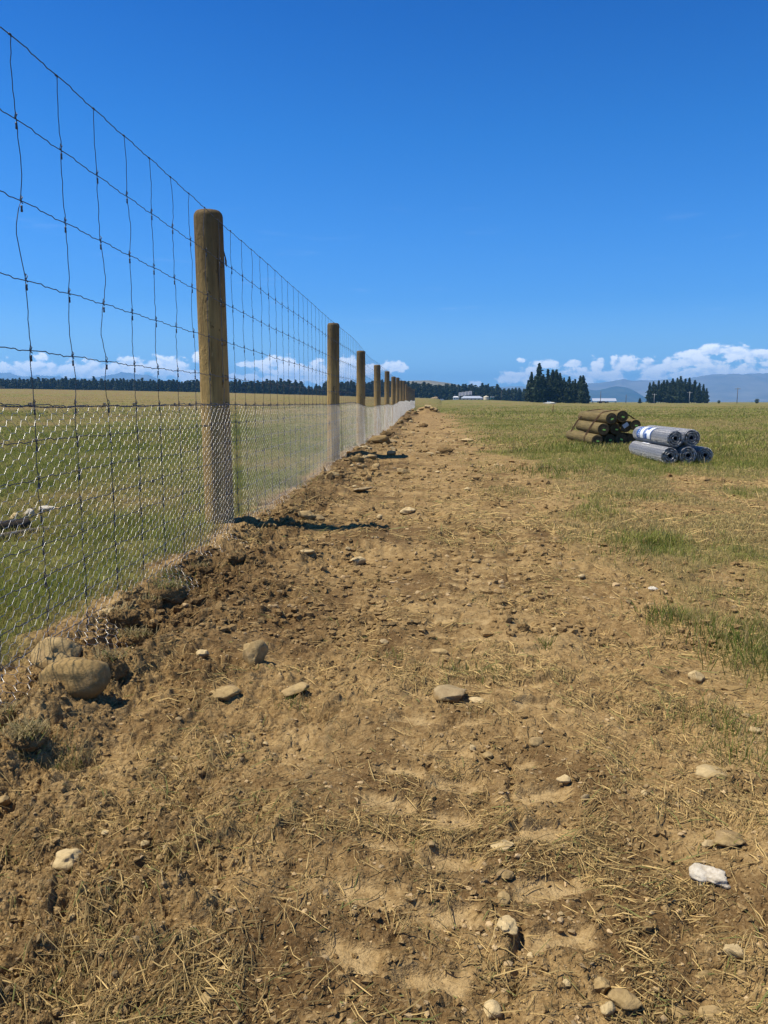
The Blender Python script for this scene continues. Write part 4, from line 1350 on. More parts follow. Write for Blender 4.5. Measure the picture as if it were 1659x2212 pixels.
# bands round the bundle
for bi, (off_, lab) in enumerate(((0.40, "front pair of rusty bands strapped round the log stack"), (1.95, "rear pair of rusty bands strapped round the log stack"))):
    root = empty("binding_strap", (zoomlog(600, 200, 14.6)[0], 14.6 + off_, 0.4))
    tag(root, lab, "strap", "bands round the log stack")
    c = []
    for k in (4, 3, 0, 1, 2, 5):
        zx, zy, Y = LOGS[k][:3]
        X, Z = zoomlog(zx, zy, Y)
        if zy > 270: Z = H1(X, Y + 1) + LR
        c.append((X, Z))
    pts = []
    cx0, cz0 = sum(p[0] for p in c) / 6, 0.32
    for a in np.linspace(math.pi * 1.18, -math.pi * 0.18, 60):
        dx, dz = math.cos(a), math.sin(a)
        best = max(((p[0] - cx0) * dx + (p[1] - cz0) * dz) for p in c) + LR * 1.07
        pts.append((dx, dz, best))
    # support function -> hull points
    hull = []
    for a, b in zip(pts[:-1], pts[1:]):
        det = a[0] * b[1] - a[1] * b[0]
        x_ = (a[2] * b[1] - b[2] * a[1]) / det; z_ = (a[0] * b[2] - b[0] * a[2]) / det
        hull.append((x_ + cx0, z_ + cz0))
    for dy in (0.0, 0.085):
        g = Geo()
        g.tube(np.array([(p[0] - root.location.x, dy + 0.02 * math.sin(p[1] * 3), p[1] - root.location.z) for p in hull]), 0.0075, 6)
        g.obj("band", M_STRAP, True, root)

# ------------------------------------------------------------------ rolls of netting
M_ROLL = plain("rolled_wire_core", (0.085, 0.095, 0.112), 0.6, 0.3, 0.5, 60, 0.3)
M_ROLLW = plain("rolled_bright_wire", (0.56, 0.56, 0.57), 0.46, 0.7, 0.2, 80, 0.5)
M_BLUE = plain("blue_label", (0.015, 0.085, 0.32), 0.4, 0, 0.06, 6, 0.4)
M_WHITE = plain("white_label", (0.78, 0.80, 0.82), 0.4, 0, 0.04, 6, 0.4)
ROLLS = [
    (1020, 432, 10.60, 0, "bottom left roll of galvanised netting lying on the grass, longest side showing"),
    (1160, 428, 10.62, 0, "bottom middle roll of galvanised netting, seen end on"),
    (1292, 424, 10.68, 0, "bottom right roll of galvanised netting, seen end on"),
    (1062, 305, 10.62, 1, "upper left roll of galvanised netting wearing a blue and white label"),
    (1187, 298, 10.66, 0, "upper right roll of galvanised netting resting on the bottom ones"),
]


def arc_patch(r, a0, a1, y0, y1, n=14):
    a = np.linspace(a0, a1, n)
    v = np.concatenate([np.stack([np.cos(a) * r, np.full(n, y0), np.sin(a) * r], 1), np.stack([np.cos(a) * r, np.full(n, y1), np.sin(a) * r], 1)])
    j = np.arange(n - 1)
    return v, np.stack([j, j + n, j + n + 1, j + 1], 1)


for k, (zx, zy, Y, lb, lab) in enumerate(ROLLS):
    X, Z = zoomlog(zx, zy, Y)
    RR = 0.114 * (1 + 0.03 * math.sin(k * 1.9))
    if k < 3:
        Z = H1(X, Y + 0.9) + RR * 0.97
    root = empty("netting_roll", (X, Y, Z), R((-1.5, 0.5, 0.8, -1.0, 0.6)[k]))
    tag(root, lab, "netting roll", "rolls of netting stacked on the grass")
    L = 1.88
    turns = 8.5
    a = np.linspace(0, turns * 2 * math.pi, int(turns * 30))
    rr = 0.028 + (RR - 0.004 - 0.028) * a / a[-1] + 0.0025 * np.sin(a * 2.7 + k) + 0.002 * np.sin(a * 5.1)
    yy0 = 0.008 * np.sin(a * 1.3 + k) + 0.004 * np.sin(a * 9)
    n = len(a)
    yr = np.linspace(0, 1, 12)
    v = np.concatenate([np.stack([np.cos(a + k) * rr, yy0 + (L - yy0) * f, np.sin(a + k) * rr], 1) for f in yr])
    j = np.arange(n - 1)[None]; i = np.arange(len(yr) - 1)[:, None] * n
    q = np.stack([i + j, i + n + j, i + n + j + 1, i + j + 1], -1).reshape(-1, 4)
    build("roll_core", v, q, None, M_ROLL, True, root)
    # wire edge of every turn at the near end
    g = Geo()
    g.tube(np.stack([np.cos(a + k) * rr, yy0 - 0.002, np.sin(a + k) * rr], 1), 0.0026, 4)
    g.obj("edge_wire", M_ROLLW, True, root)
    # two outer layers of hexagon wires
    hp, ht, hr = 0.066, 0.022, 0.0165
    A, B = [], []
    for layer in (0, 1):
        circ = 2 * math.pi * RR
        nk = int(circ / hp); sc_ = circ / (nk * hp)
        K, J = np.meshgrid(np.arange(nk), np.arange(int(L / hr)), indexing='ij'); K, J = K.ravel(), J.ravel()
        ua = (K * hp + (J % 2) * hp / 2 + layer * 0.021) * sc_; ub = ua + ht * sc_; d = J * hr + layer * 0.006

        def cyl(u, d_):
            an = u / RR
            r_ = RR - 0.002 + 0.0030 * perlin(u * 40 + layer * 9, d_ * 40, 711 + k) - layer * 0.0012
            return np.stack([np.cos(an) * r_, np.clip(d_ + 0.003 * perlin(u * 30, d_ * 30 + layer, 713), 0, L), np.sin(an) * r_], 1)
        A += [cyl(ua, d), cyl(ub, d), cyl(ua, d)]
        B += [cyl(ub, d), cyl(ua + hp / 2 * sc_, d + hr), cyl(ub - hp / 2 * sc_, d + hr)]
    v, q = segs_tubes(np.concatenate(A), np.concatenate(B), 0.0014, 4)
    build("outer_wires", v, q, None, M_ROLLW, True, root)
    if lb:
        v, q = arc_patch(RR + 0.004, R(75), R(205), 0.80, 1.60)
        lo = build("label", v, q, None, M_BLUE, True, root)
        for (y0, y1, a0, a1) in ((1.22, 1.40, 78, 203), (0.83, 1.00, 78, 203), (0.83, 1.10, 135, 165)):
            g = Geo()
            v, q = arc_patch(RR + 0.0065 + (0.001 if a0 == 135 else 0), R(a0), R(a1), y0, y1)
            g.add(v, q)
            g.obj("label_panel", M_WHITE, True, lo)
        g = Geo()
        for m_, a_ in enumerate(np.linspace(92, 190, 8)):
            hh = 0.055 if m_ % 3 else 0.09
            v, q = arc_patch(RR + 0.0065, R(a_), R(a_ + 6), 1.44, 1.44 + hh, 3)
            g.add(v, q)
        for m_, a_ in enumerate(np.linspace(85, 195, 12)):
            v, q = arc_patch(RR + 0.0065, R(a_), R(a_ + 4), 1.12 + 0.02 * (m_ % 2), 1.17, 3)
            g.add(v, q)
        g.obj("label_print", M_WHITE, True, lo)
    if k == 0:
        v, q = arc_patch(RR + 0.004, R(84), R(112), 0.95, 1.35)
        lo = build("label", v, q, None, M_WHITE, True, root)
        v, q = arc_patch(RR + 0.0065, R(86), R(104), 1.10, 1.20)
        build("label_panel", v, q, None, M_BLUE, True, lo)
print("logs done")

# ------------------------------------------------------------------ small things in the paddock
M_GREYW = wood_material("weathered_grey_wood", (0.15, 0.13, 0.105), (0.07, 0.06, 0.05), False)
x0, y0 = at(-40, 1172); x1, y1 = at(226, 1131)
g = Geo()
pts = np.array([(x0 + (x1 - x0) * f, y0 + (y1 - y0) * f, 0) for f in np.linspace(0, 1, 14)])
pts[:, 2] = ground_h(pts[:, 0], pts[:, 1]).mean() + 0.02 + 0.008 * np.sin(np.linspace(0, 5, 14))
mid = pts.mean(0)
o = g.tube(pts - mid, np.linspace(0.024, 0.013, 14), 10).obj("wooden_pole", M_GREYW, True)
o.location = mid
tag(o, "weathered grey pole lying in the grass below the pale stone pile beyond the netting", "pole")
x0, y0 = at(-60, 1160); x1, y1 = at(62, 1150)
pts = np.array([(x0 + (x1 - x0) * f, y0 + (y1 - y0) * f, 0) for f in np.linspace(0, 1, 8)])
pts[:, 2] = ground_h(pts[:, 0], pts[:, 1]).mean() + 0.04
mid = pts.mean(0)
o = Geo().tube(pts - mid, 0.05, 10).obj("wooden_log", plain("dark_bark", (0.05, 0.04, 0.03), 0.95, 0, 0.4, 30), True)
o.location = mid
tag(o, "dark bark covered log lying in the grass at the left edge beyond the netting", "log")

Y = 57.0
X = at_y(1195, Y)
o = Geo().tube([(0, 0, -0.1), (0, 0, 0.3), (0.01, 0, 0.66)], 0.028, 8).obj("marker_stake", plain("rusty_stake", (0.16, 0.085, 0.04), 0.8, 0, 0.2, 20), True)
o.location = (X, Y, H1(X, Y)); tag(o, "thin rusty marker stake standing alone in the paddock", "stake")


# ------------------------------------------------------------------ trees
def needle_material(name, lo, hi):
    m, n, b = mat(name)
    a = n.n('ShaderNodeAttribute', attribute_name='tone').outputs['Fac']
    oi = n.n('ShaderNodeObjectInfo').outputs['Random']
    t = n.math('ADD', n.math('MULTIPLY', a, 0.75), n.math('MULTIPLY', oi, 0.3))
    n.link(n.ramp(t, [(0.1, lo), (0.9, hi)]), b.inputs['Base Color'])
    b.inputs['Roughness'].default_value = 0.7
    return m


M_NEEDLE = needle_material("pine_needles", (0.013, 0.024, 0.013), (0.046, 0.068, 0.030))
M_NEEDLE2 = needle_material("plantation_needles", (0.013, 0.025, 0.014), (0.046, 0.064, 0.028))
M_BARK = plain("pine_bark", (0.085, 0.065, 0.05), 0.95, 0, 0.3, 4)
M_LEAF = needle_material("bush_leaves", (0.02, 0.035, 0.012), (0.06, 0.09, 0.03))


def conifer_arrays(seed, levels, per, clumps, width, bare=0.06, card=0.05, round_=0.0):
    rng = np.random.default_rng(seed)
    P_, Dv = [], []
    for l in range(levels):
        f = (l + rng.uniform(-0.3, 0.3)) / levels
        f = min(max(f, 0), 0.985)
        z = bare + (1 - bare) * f
        if round_:
            prof = math.sqrt(max(0.02, 1 - (2 * f - 1) ** 2))
        else:
            prof = (1 - f) ** 0.72 * min(1, 0.62 + f * 2.4) * (1 + 0.28 * math.sin(f * 23 + seed))
        nb = max(3, int(per * (0.5 + 0.5 * prof)))
        a0 = rng.random() * 6.283
        for b in range(nb):
            a = a0 + b * 6.283 / nb + rng.normal(0, 0.25)
            Lb = width * prof * rng.uniform(0.55, 1.18)
            for c in range(clumps):
                g = (c + rng.uniform(0.2, 1)) / clumps
                r = Lb * g
                P_.append((math.cos(a) * r, math.sin(a) * r, z - 0.10 * r * g + 0.12 * r * g * g + rng.normal(0, 0.006)))
                Dv.append((math.cos(a), math.sin(a), -0.25))
    P_, Dv = np.array(P_), np.array(Dv)
    n = len(P_)
    s = card * rng.uniform(0.6, 1.4, n)[:, None]
    s = s * (1 - 0.45 * P_[:, 2:3])
    d = Dv + rng.normal(0, 0.35, (n, 3)); d /= np.linalg.norm(d, axis=1, keepdims=True)
    w = rng.normal(0, 1, (n, 3)); w -= (w * d).sum(1, keepdims=True) * d; w /= np.linalg.norm(w, axis=1, keepdims=True)
    u = np.cross(d, w)
    # a clump is a ragged three-sided spindle of needles
    v = np.stack([P_ - d * s * 0.9, P_ + w * s * 0.42, P_ - w * s * 0.25 + u * s * 0.38, P_ - w * s * 0.25 - u * s * 0.38, P_ + d * s * 1.2], 1).reshape(-1, 3)
    o = (np.arange(n) * 5)[:, None, None]
    t = (o + np.array([(0, 1, 2), (0, 2, 3), (0, 3, 1), (4, 2, 1), (4, 3, 2), (4, 1, 3)])[None]).reshape(-1, 3)
    tone = np.repeat(np.clip(rng.normal(0.5, 0.25, n), 0, 1), 5)
    return v, t, tone


def trunk_geo(h, r, seed, sides=7):
    g = Geo()
    zz = np.linspace(-0.02, h, 6)
    g.tube(np.stack([0.006 * np.sin(zz * 5 + seed), 0.006 * np.cos(zz * 4 + seed) - 0.006, zz], 1), r * (1.02 - zz / h * 0.93), sides)
    return g


GROVE = []
for k in range(6):
    v, t, tone = conifer_arrays(900 + k, 30, 10, 7, (0.20, 0.17, 0.22, 0.16, 0.19, 0.21)[k], (0.05, 0.08, 0.03, 0.12, 0.10, 0.06)[k], 0.056)
    cr = build("crown", v, None, t, M_NEEDLE, False, None, {'tone': tone}, False)
    tr = trunk_geo(0.96, 0.013, k).obj("trunk", M_BARK, True, None, False)
    GROVE.append((cr.data, tr.data))


def grove_tree(px, hpx, Y, kind, label, group, wid=1.0):
    X = at_y(px, Y)
    z = float(base_h(np.array([X]), np.array([Y]))[0])
    hh = hpx * Y / FPX
    root = empty("conifer_tree", (X, Y, z - 0.1), random.uniform(0, 6.28))
    root.scale = (hh * wid, hh * wid, hh)
    tag(root, label, "tree", group)
    for nm, me in zip(("crown", "trunk"), GROVE[kind % 6]):
        o = bpy.data.objects.new(nm, me); COL.objects.link(o); o.parent = root
    return root


GA = "conifers of the taller grove left of the open shed"
GB = "conifers of the grove beside the power poles"
LA = "dark conifer packed among others in the taller grove left of the open shed"
LB = "dark conifer packed among others in the right hand grove beside the power poles"
A_ = [(1163, 83), (1147, 64), (1155, 56), (1182, 71), (1192, 70), (1200, 71), (1208, 64), (1217, 54), (1228, 57), (1241, 52), (1252, 58), (1258, 60), (1265, 44), (1140, 46), (1172, 60), (1187, 56), (1203, 54), (1222, 46), (1236, 48), (1247, 47), (1268, 32), (1150, 44), (1176, 50), (1212, 50)]
for k, (px, hp_) in enumerate(A_):
    grove_tree(px, hp_, 345 + (k * 37 % 29), k, "tallest conifer of all, spire rising at the left of the taller grove" if k == 0 else LA, GA, 0.95 if k < 13 else 1.1)
B_ = [(1402, 44), (1410, 46), (1421, 48), (1432, 48), (1439, 49), (1451, 52), (1461, 53), (1468, 57), (1478, 52), (1487, 53), (1499, 49), (1509, 43), (1518, 40), (1525, 32), (1415, 40), (1427, 42), (1445, 44), (1456, 45), (1473, 46), (1483, 44), (1494, 40), (1505, 36)]
for k, (px, hp_) in enumerate(B_):
    grove_tree(px, hp_, 470 + (k * 31 % 27), k + 1, "highest conifer at the middle of the right hand grove" if k == 7 else ("short outermost conifer at the right end of the right hand grove" if k == 13 else LB), GB, 1.0)
grove_tree(1382, 12, 440, 2, "lone little conifer between the open shed and the right hand grove", None, 1.7)
v, t, tone = conifer_arrays(990, 9, 9, 4, 0.48, 0.12, 0.16, 1.0)
for px, hp_, lab in ((1553, 7, "small dark shrub right of the right hand grove"), (1635, 10, "rounded bush standing alone near the right edge of the horizon")):
    Y = 420
    X = at_y(px, Y)
    hh = hp_ * Y / FPX
    root = empty("round_bush", (X, Y, H1(X, Y) - 0.1)); root.scale = (hh, hh, hh)
    tag(root, lab, "bush")
    build("crown", v, None, t, M_LEAF, False, root, {'tone': tone})
    trunk_geo(0.5, 0.04, 1).obj("trunk", M_BARK, True, root)

# long plantation behind the paddock: single-mesh trees, a pixel or two of detail each
PLANT = []
for k in range(7):
    v, t, tone = conifer_arrays(950 + k, 22, 9, 4, (0.20, 0.18, 0.22, 0.19, 0.23, 0.17, 0.21)[k], 0.0, 0.085)
    g = Geo().add(v, None, t)
    tv, tq, tt = trunk_geo(0.95, 0.012, k, 5).arrays()
    g.add(tv, tq, tt)
    PLANT.append(g.obj("plantation_conifer", M_NEEDLE2, False, None, False, {'tone': np.concatenate([tone, np.zeros(len(tv))])}).data)
rn = random.Random(21)
NPL = 296
for k in range(NPL):
    f = (k // 2 + rn.uniform(-0.3, 0.3)) / (NPL / 2)
    px = -70 + f * 1225
    row = k % 2
    Y = (600 if px < 930 else 655) + row * 10 + rn.uniform(-3, 6)
    X = at_y(px, Y)
    hh = rn.gauss(13.4, 1.0) + row * 0.3
    if px > 900: hh *= 0.98
    if 655 < px < 700: hh *= 0.72
    if px > 1080: hh *= 0.82
    o = bpy.data.objects.new("plantation_conifer", PLANT[rn.randrange(7)])
    COL.objects.link(o)
    o.location = (X, Y, float(base_h(np.array([X]), np.array([Y]))[0]) - 0.2)
    o.rotation_euler = (0, 0, rn.uniform(0, 6.28))
    wv = rn.uniform(1.0, 1.35)
    o.scale = (hh * wv, hh * wv, hh)
    tag(o, "dark green plantation conifer in the long even treeline behind the paddock", "tree", "conifers of the long plantation")
g = Geo()
v, t, tone = conifer_arrays(970, 13, 6, 3, 0.24, 0.0, 0.13)
tones = []
for k in range(420):
    px = -90 + 1245 * (k + rn.uniform(-0.4, 0.4)) / 420
    Y = (628 if px < 930 else 685) + rn.uniform(-6, 10)
    hh = rn.gauss(13.0, 0.9) * (0.72 if 655 < px < 700 else 1) * (0.82 if px > 1080 else 1)
    a = rn.uniform(0, 6.28)
    w = v * np.array([[hh, hh, hh]])
    X = at_y(px, Y)
    g.add(np.stack([w[:, 0] * math.cos(a) - w[:, 1] * math.sin(a) + X, w[:, 0] * math.sin(a) + w[:, 1] * math.cos(a) + Y, w[:, 2] + float(base_h(np.array([X]), np.array([Y]))[0])], 1), None, t)
    tones.append(tone)
o = g.obj("distant_wood", M_NEEDLE2, False, None, True, {'tone': np.concatenate(tones)})
tag(o, "dark mass of plantation conifers standing behind the front trees of the treeline", "wood", None, "stuff")
print("trees done")

# ------------------------------------------------------------------ hills and mountains
def hill_material(name, lo, hi, scale, snow=0.0):
    m, n, b = mat(name)
    g = n.n('ShaderNodeNewGeometry')
    f = n.noise(g.outputs['Position'], scale, 6, 0.6)
    c = n.ramp(f, [(0.35, lo), (0.65, hi)])
    if snow:
        sp = n.n('ShaderNodeSeparateXYZ'); n.link(g.outputs['Position'], sp.inputs[0])
        z = n.math('ADD', sp.outputs['Z'], n.math('MULTIPLY', n.math('SUBTRACT', n.noise(g.outputs['Position'], scale * 3, 5, 0.6), 0.5), 260))
        c = n.mix(n.smooth(z, snow, snow + 30), c, (0.85, 0.87, 0.9, 1))
    n.link(c, b.inputs['Base Color'])
    return m


def ridge(name, Y, prof, m, depth, amp, lam, seed):
    px = np.linspace(prof[0][0], prof[-1][0], 420)
    py = np.interp(px, [p[0] for p in prof], [p[1] for p in prof])
    X = np.array([at_y(p, Y) for p in px])
    top = (868 - py) / FPX * Y + CAM_H
    rows = 60
    V = []
    for r_ in range(rows):
        f = r_ / (rows - 1)              # 0 front foot, .6 crest, 1 back foot
        yy = Y + depth * (f - 0.6)
        pr = sm(0, 0.6, f) ** 0.9 if f <= 0.6 else 1 - sm(0.6, 1.0, f)
        s = yy / Y
        xx = X * s
        nz = fbm(xx / lam, np.full_like(xx, yy / lam), 5, seed)
        rid = 1 - 2 * np.abs(fbm(xx / lam * 0.9 + 7, np.full_like(xx, yy / lam * 0.45), 4, seed + 40))
        z = top * pr + amp * (0.45 * nz + 0.55 * (rid - 0.4)) * (0.25 + 0.75 * (1 - abs(f - 0.6) / 0.6)) * np.clip(top / top.max() * 1.6, 0.1, 1) * (0.35 if abs(f - 0.6) < 0.02 else 1)
        V.append(np.stack([xx, np.full_like(xx, yy), z - 3], 1))
    n = len(px)
    i = np.arange(rows - 1)[:, None] * n; j = np.arange(n - 1)[None]
    q = np.stack([i + j, i + j + 1, i + n + j + 1, i + n + j], -1).reshape(-1, 4)
    return tag(build(name, np.concatenate(V), q, None, m, True), kind='structure')


M_TUSSOCK = hill_material("tussock_hill", (0.15, 0.125, 0.06), (0.24, 0.20, 0.105), 0.012)
M_FAR = hill_material("far_mountain", (0.12, 0.112, 0.10), (0.26, 0.23, 0.19), 0.0022)
M_MID = hill_material("dark_hill", (0.030, 0.040, 0.035), (0.065, 0.070, 0.055), 0.006)
M_SNOW = hill_material("snowy_mountain", (0.10, 0.095, 0.09), (0.20, 0.18, 0.16), 0.002, 385)
ridge("hill", 2600, [(560, 868), (640, 852), (690, 838), (760, 834), (800, 830.5), (850, 826), (890, 824), (930, 824), (957, 826), (985, 831), (1030, 842), (1080, 858), (1140, 868)], M_TUSSOCK, 1500, 10, 420, 801)
ridge("mountain_range", 9000, [(980, 868), (1040, 848), (1078, 838), (1111, 835.5), (1135, 838), (1200, 838), (1272, 829), (1340, 825), (1400, 823), (1440, 822), (1470, 822), (1540, 816), (1580, 811.5), (1610, 810), (1640, 812), (1680, 813), (1800, 822), (2000, 835), (2300, 862)], M_FAR, 4200, 70, 900, 811)
ridge("hill", 6200, [(1180, 868), (1215, 857), (1240, 846), (1270, 845.5), (1289, 846), (1310, 840), (1328, 837), (1350, 839.5), (1375, 848), (1400, 860), (1440, 866), (1480, 868)], M_MID, 2000, 22, 500, 821)
ridge("mountain_range", 10200, [(-400, 830), (-250, 812), (-120, 816), (-40, 812), (0, 809), (25, 807.5), (50, 815), (84, 811), (120, 813), (160, 817), (220, 818), (244, 815), (266, 808), (280, 809), (300, 814), (322, 815), (344, 823), (364, 827), (420, 838), (520, 850), (640, 868)], M_SNOW, 4200, 70, 800, 831)

# ------------------------------------------------------------------ farm buildings on the horizon
M_RWHITE = plain("pale_iron_roof", (0.40, 0.44, 0.50), 0.35, 0, 0.06, 1.0, 0.5)
M_WALLW = plain("white_weatherboard", (0.72, 0.73, 0.74), 0.6, 0, 0.06, 1)
M_WALLB = plain("grey_blue_wall", (0.34, 0.37, 0.43), 0.6, 0, 0.1, 1)
M_GLASS = plain("dark_glass", (0.03, 0.04, 0.05), 0.15, 0, 0.1, 1, 0.6)
M_PANEL = plain("solar_panel", (0.16, 0.17, 0.20), 0.25, 0, 0.1, 1, 0.6)
M_FRAME = plain("aluminium_frame", (0.6, 0.6, 0.6), 0.4, 0.6, 0.05, 3)
M_CREAM = plain("cream_tank", (0.60, 0.54, 0.40), 0.6, 0, 0.08, 1)
M_TEAL = plain("teal_paint", (0.06, 0.24, 0.21), 0.45, 0, 0.08, 1)
M_RED = plain("dark_red_paint", (0.16, 0.035, 0.025), 0.6, 0, 0.1, 1)
M_TYRE = plain("black_rubber", (0.02, 0.02, 0.02), 0.9)
M_POLE = plain("grey_power_pole", (0.13, 0.11, 0.09), 0.9, 0, 0.2, 2)
M_POLEP = plain("concrete_power_pole", (0.36, 0.35, 0.33), 0.9, 0, 0.1, 2)
M_TIMB = plain("sawn_timber", (0.42, 0.32, 0.18), 0.8, 0, 0.1, 3)


def place(name, px, Y, label, cat, group=None, py=None):
    X = at_y(px, Y)
    z = float(base_h(np.array([X]), np.array([Y]))[0])
    o = empty(name, (X, Y, z), -math.atan2(X, Y) * 0.6)
    return tag(o, label, cat, group)


def gable(g, x0, x1, y0, y1, z0, zr, hip=0.0):
    ym = (y0 + y1) / 2
    v = [(x0, y0, z0), (x1, y0, z0), (x1, y1, z0), (x0, y1, z0), (x0 + hip, ym, zr), (x1 - hip, ym, zr),
         (x0, y0, z0 - 0.12), (x1, y0, z0 - 0.12), (x1, y1, z0 - 0.12), (x0, y1, z0 - 0.12)]
    g.add(v, [(0, 1, 5, 4), (2, 3, 4, 5), (6, 7, 1, 0), (7, 8, 2, 1), (8, 9, 3, 2), (9, 6, 0, 3), (9, 8, 7, 6)], [(0, 4, 3), (1, 2, 5)])
    return g


Y = 560
b = place("farm_house", 1019, Y, "long low farm house with pale iron roof in front of the plantation", "house")
Geo().box((-7.6, -2.5, -0.5), (7.6, 3.5, 1.5)).obj("wall", M_WALLB, False, b)
gable(Geo(), -8.0, 8.0, -3.0, 4.0, 1.55, 3.1, 2.2).obj("roof", M_RWHITE, False, b)
for k in range(5):
    f = Geo().box((-6.5 + k * 2.7, -2.62, 0.35), (-5.0 + k * 2.7, -2.51, 1.25)).obj("window", M_WALLW, False, b)
    Geo().box((-6.38 + k * 2.7, -2.66, 0.45), (-5.12 + k * 2.7, -2.63, 1.15)).obj("pane", M_GLASS, False, f)
b2 = place("white_cabin", 984.5, Y, "small white cabin with a chimney pipe left of the farm house", "cabin")
Geo().box((-2.0, -1.5, -0.5), (2.0, 1.5, 2.2)).obj("wall", M_WALLW, False, b2)
gable(Geo(), -2.2, 2.2, -1.7, 1.7, 2.25, 2.9, 0.8).obj("roof", M_WALLW, False, b2)
Geo().tube([(-0.6, 0.2, 2.4), (-0.6, 0.2, 4.0)], 0.10, 8).obj("chimney", M_FRAME, True, b2)
for k in (-1.2, 0.4):
    Geo().box((k, -1.56, 1.0), (k + 0.8, -1.51, 1.7)).obj("window", M_GLASS, False, b2)
b3 = place("solar_array", 1005, Y + 12, "tilted rack of dark solar panels rising behind the farm house", "solar panels")
for k in range(4):
    Mx = Matrix.Translation((-4.6 + k * 2.4, 0, 4.3 + k * 0.34)) @ Matrix.Rotation(R(50), 4, 'X')
    p = Geo().box((0, -1.6, -0.04), (1.9, 1.6, 0.04), Mx).obj("panel", M_PANEL, False, b3)
    g = Geo()
    for e in ((-0.06, -1.7, 0.0), (1.9, 1.96, 1.7)):
        pass
    g.box((-0.16, -1.75, -0.06), (-0.02, 1.75, 0.06), Mx).box((1.92, -1.75, -0.06), (2.06, 1.75, 0.06), Mx).box((-0.02, 1.62, -0.06), (1.92, 1.75, 0.06), Mx)
    g.obj("panel_frame", M_FRAME, False, p)
g = Geo()
for k in (-4.2, -1.0, 2.2, 4.6):
    g.tube([(k, 0.3, -0.3), (k, 0.3, 4.4)], 0.10, 6)
g.obj("rack", M_FRAME, True, b3)
Y = 430
b4 = place("water_tank", 1050, Y, "round cream water tank right of the farm house", "tank")
v, q = lathe_y([(1.45, -0.4), (1.45, 1.75), (1.40, 1.85)], 28)
build("tank_wall", v[:, [0, 2, 1]], q[:, ::-1], None, M_CREAM, True, b4)
v, q = lathe_y([(1.50, 1.80), (1.2, 2.05), (0.7, 2.2), (0.42, 2.24), (0.40, 2.38), (0.02, 2.42)], 28)
build("tank_lid", v[:, [0, 2, 1]], q[:, ::-1], None, M_CREAM, True, b4)
b5 = place("utility_trailer", 1063, Y, "teal box trailer with white roof beside the cream tank", "trailer")
Geo().box((-1.05, -0.7, 0.35), (1.05, 0.9, 1.55)).obj("body", M_TEAL, False, b5)
Geo().box((-1.15, -0.95, 1.60), (1.15, 1.0, 1.95)).obj("roof", M_WALLW, False, b5)
for sx in (-0.45, 0.45):
    v, q = lathe_y([(0.02, -0.95), (0.30, -0.93), (0.33, -0.85), (0.33, -0.75), (0.02, -0.74)], 16)
    o = build("wheel", v, q, None, M_TYRE, True, b5); o.location = (sx, 0, 0.33)
Geo().box((-0.5, -0.78, 0.8), (0.5, -0.71, 1.3)).obj("window", M_GLASS, False, b5)


def car(px, Y, col, label, sc_=1.0):
    r_ = place("parked_car", px, Y, label, "car")
    r_.scale = (sc_, sc_, sc_)
    prof = [(-2.1, 0.35), (-2.15, 0.8), (-1.9, 0.95), (-1.0, 1.0), (-0.55, 1.5), (0.9, 1.52), (1.5, 1.02), (2.05, 0.95), (2.1, 0.35)]
    n = len(prof)
    v = [(x, -0.85, z) for x, z in prof] + [(x, 0.85, z) for x, z in prof]
    g = Geo()
    j = np.arange(n - 1)
    g.add(v, np.stack([j, j + 1, j + n + 1, j + n], 1))
    g.add([(x, -0.85, z) for x, z in prof] + [(0, -0.85, 0.35)], None, [(i_, n, i_ + 1) for i_ in range(n - 1)])
    g.add([(x, 0.85, z) for x, z in prof] + [(0, 0.85, 0.35)], None, [(i_, i_ + 1, n) for i_ in range(n - 1)])
    g.obj("body", col, False, r_)
    Geo().add([(-0.85, -0.87, 1.05), (1.3, -0.87, 1.05), (0.85, -0.87, 1.44), (-0.5, -0.87, 1.44)], [(0, 1, 2, 3)]).obj("window", M_GLASS, False, r_)
    for sx in (-1.3, 1.3):
        for sy in (-0.82, 0.82):
            v, q = lathe_y([(0.02, -0.10), (0.30, -0.09), (0.34, -0.05), (0.34, 0.06), (0.02, 0.08)], 16)
            o = build("wheel", v, q, None, M_TYRE, True, r_); o.location = (sx, sy, 0.34)
    return r_


car(953, 520, M_WALLW, "white car parked near the earth heap at the far end of the paddock", 0.85)
car(938, 540, M_WALLW, "white car mostly hidden by the far earth heap, left of the other one", 0.75)
p, f = rock_shape(850, ICO4, 0.25, 0.15)
o = build("earth_heap", p * np.array([[2.6, 1.6, 1.35]]), None, f, plain("heap_earth", (0.30, 0.22, 0.13), 0.95, 0, 0.3, 1.5), True)
X = at_y(939, 470); o.location = (X, 470, float(base_h(np.array([X]), np.array([470.0]))[0]) + 0.2)
tag(o, "brown earth heap at the far end of the paddock near the white cars", "heap")
p, f = rock_shape(851, ICO4, 0.35, 0.15)
o = build("rubble_heap", p * np.array([[2.3, 1.2, 0.42]]), None, f, plain("pale_rubble", (0.60, 0.58, 0.53), 0.9, 0, 0.2, 3), True)
X = at_y(1187, 270); o.location = (X, 270, H1(X, 270) + 0.15)
tag(o, "low heap of pale rubble at the left foot of the taller grove", "heap")

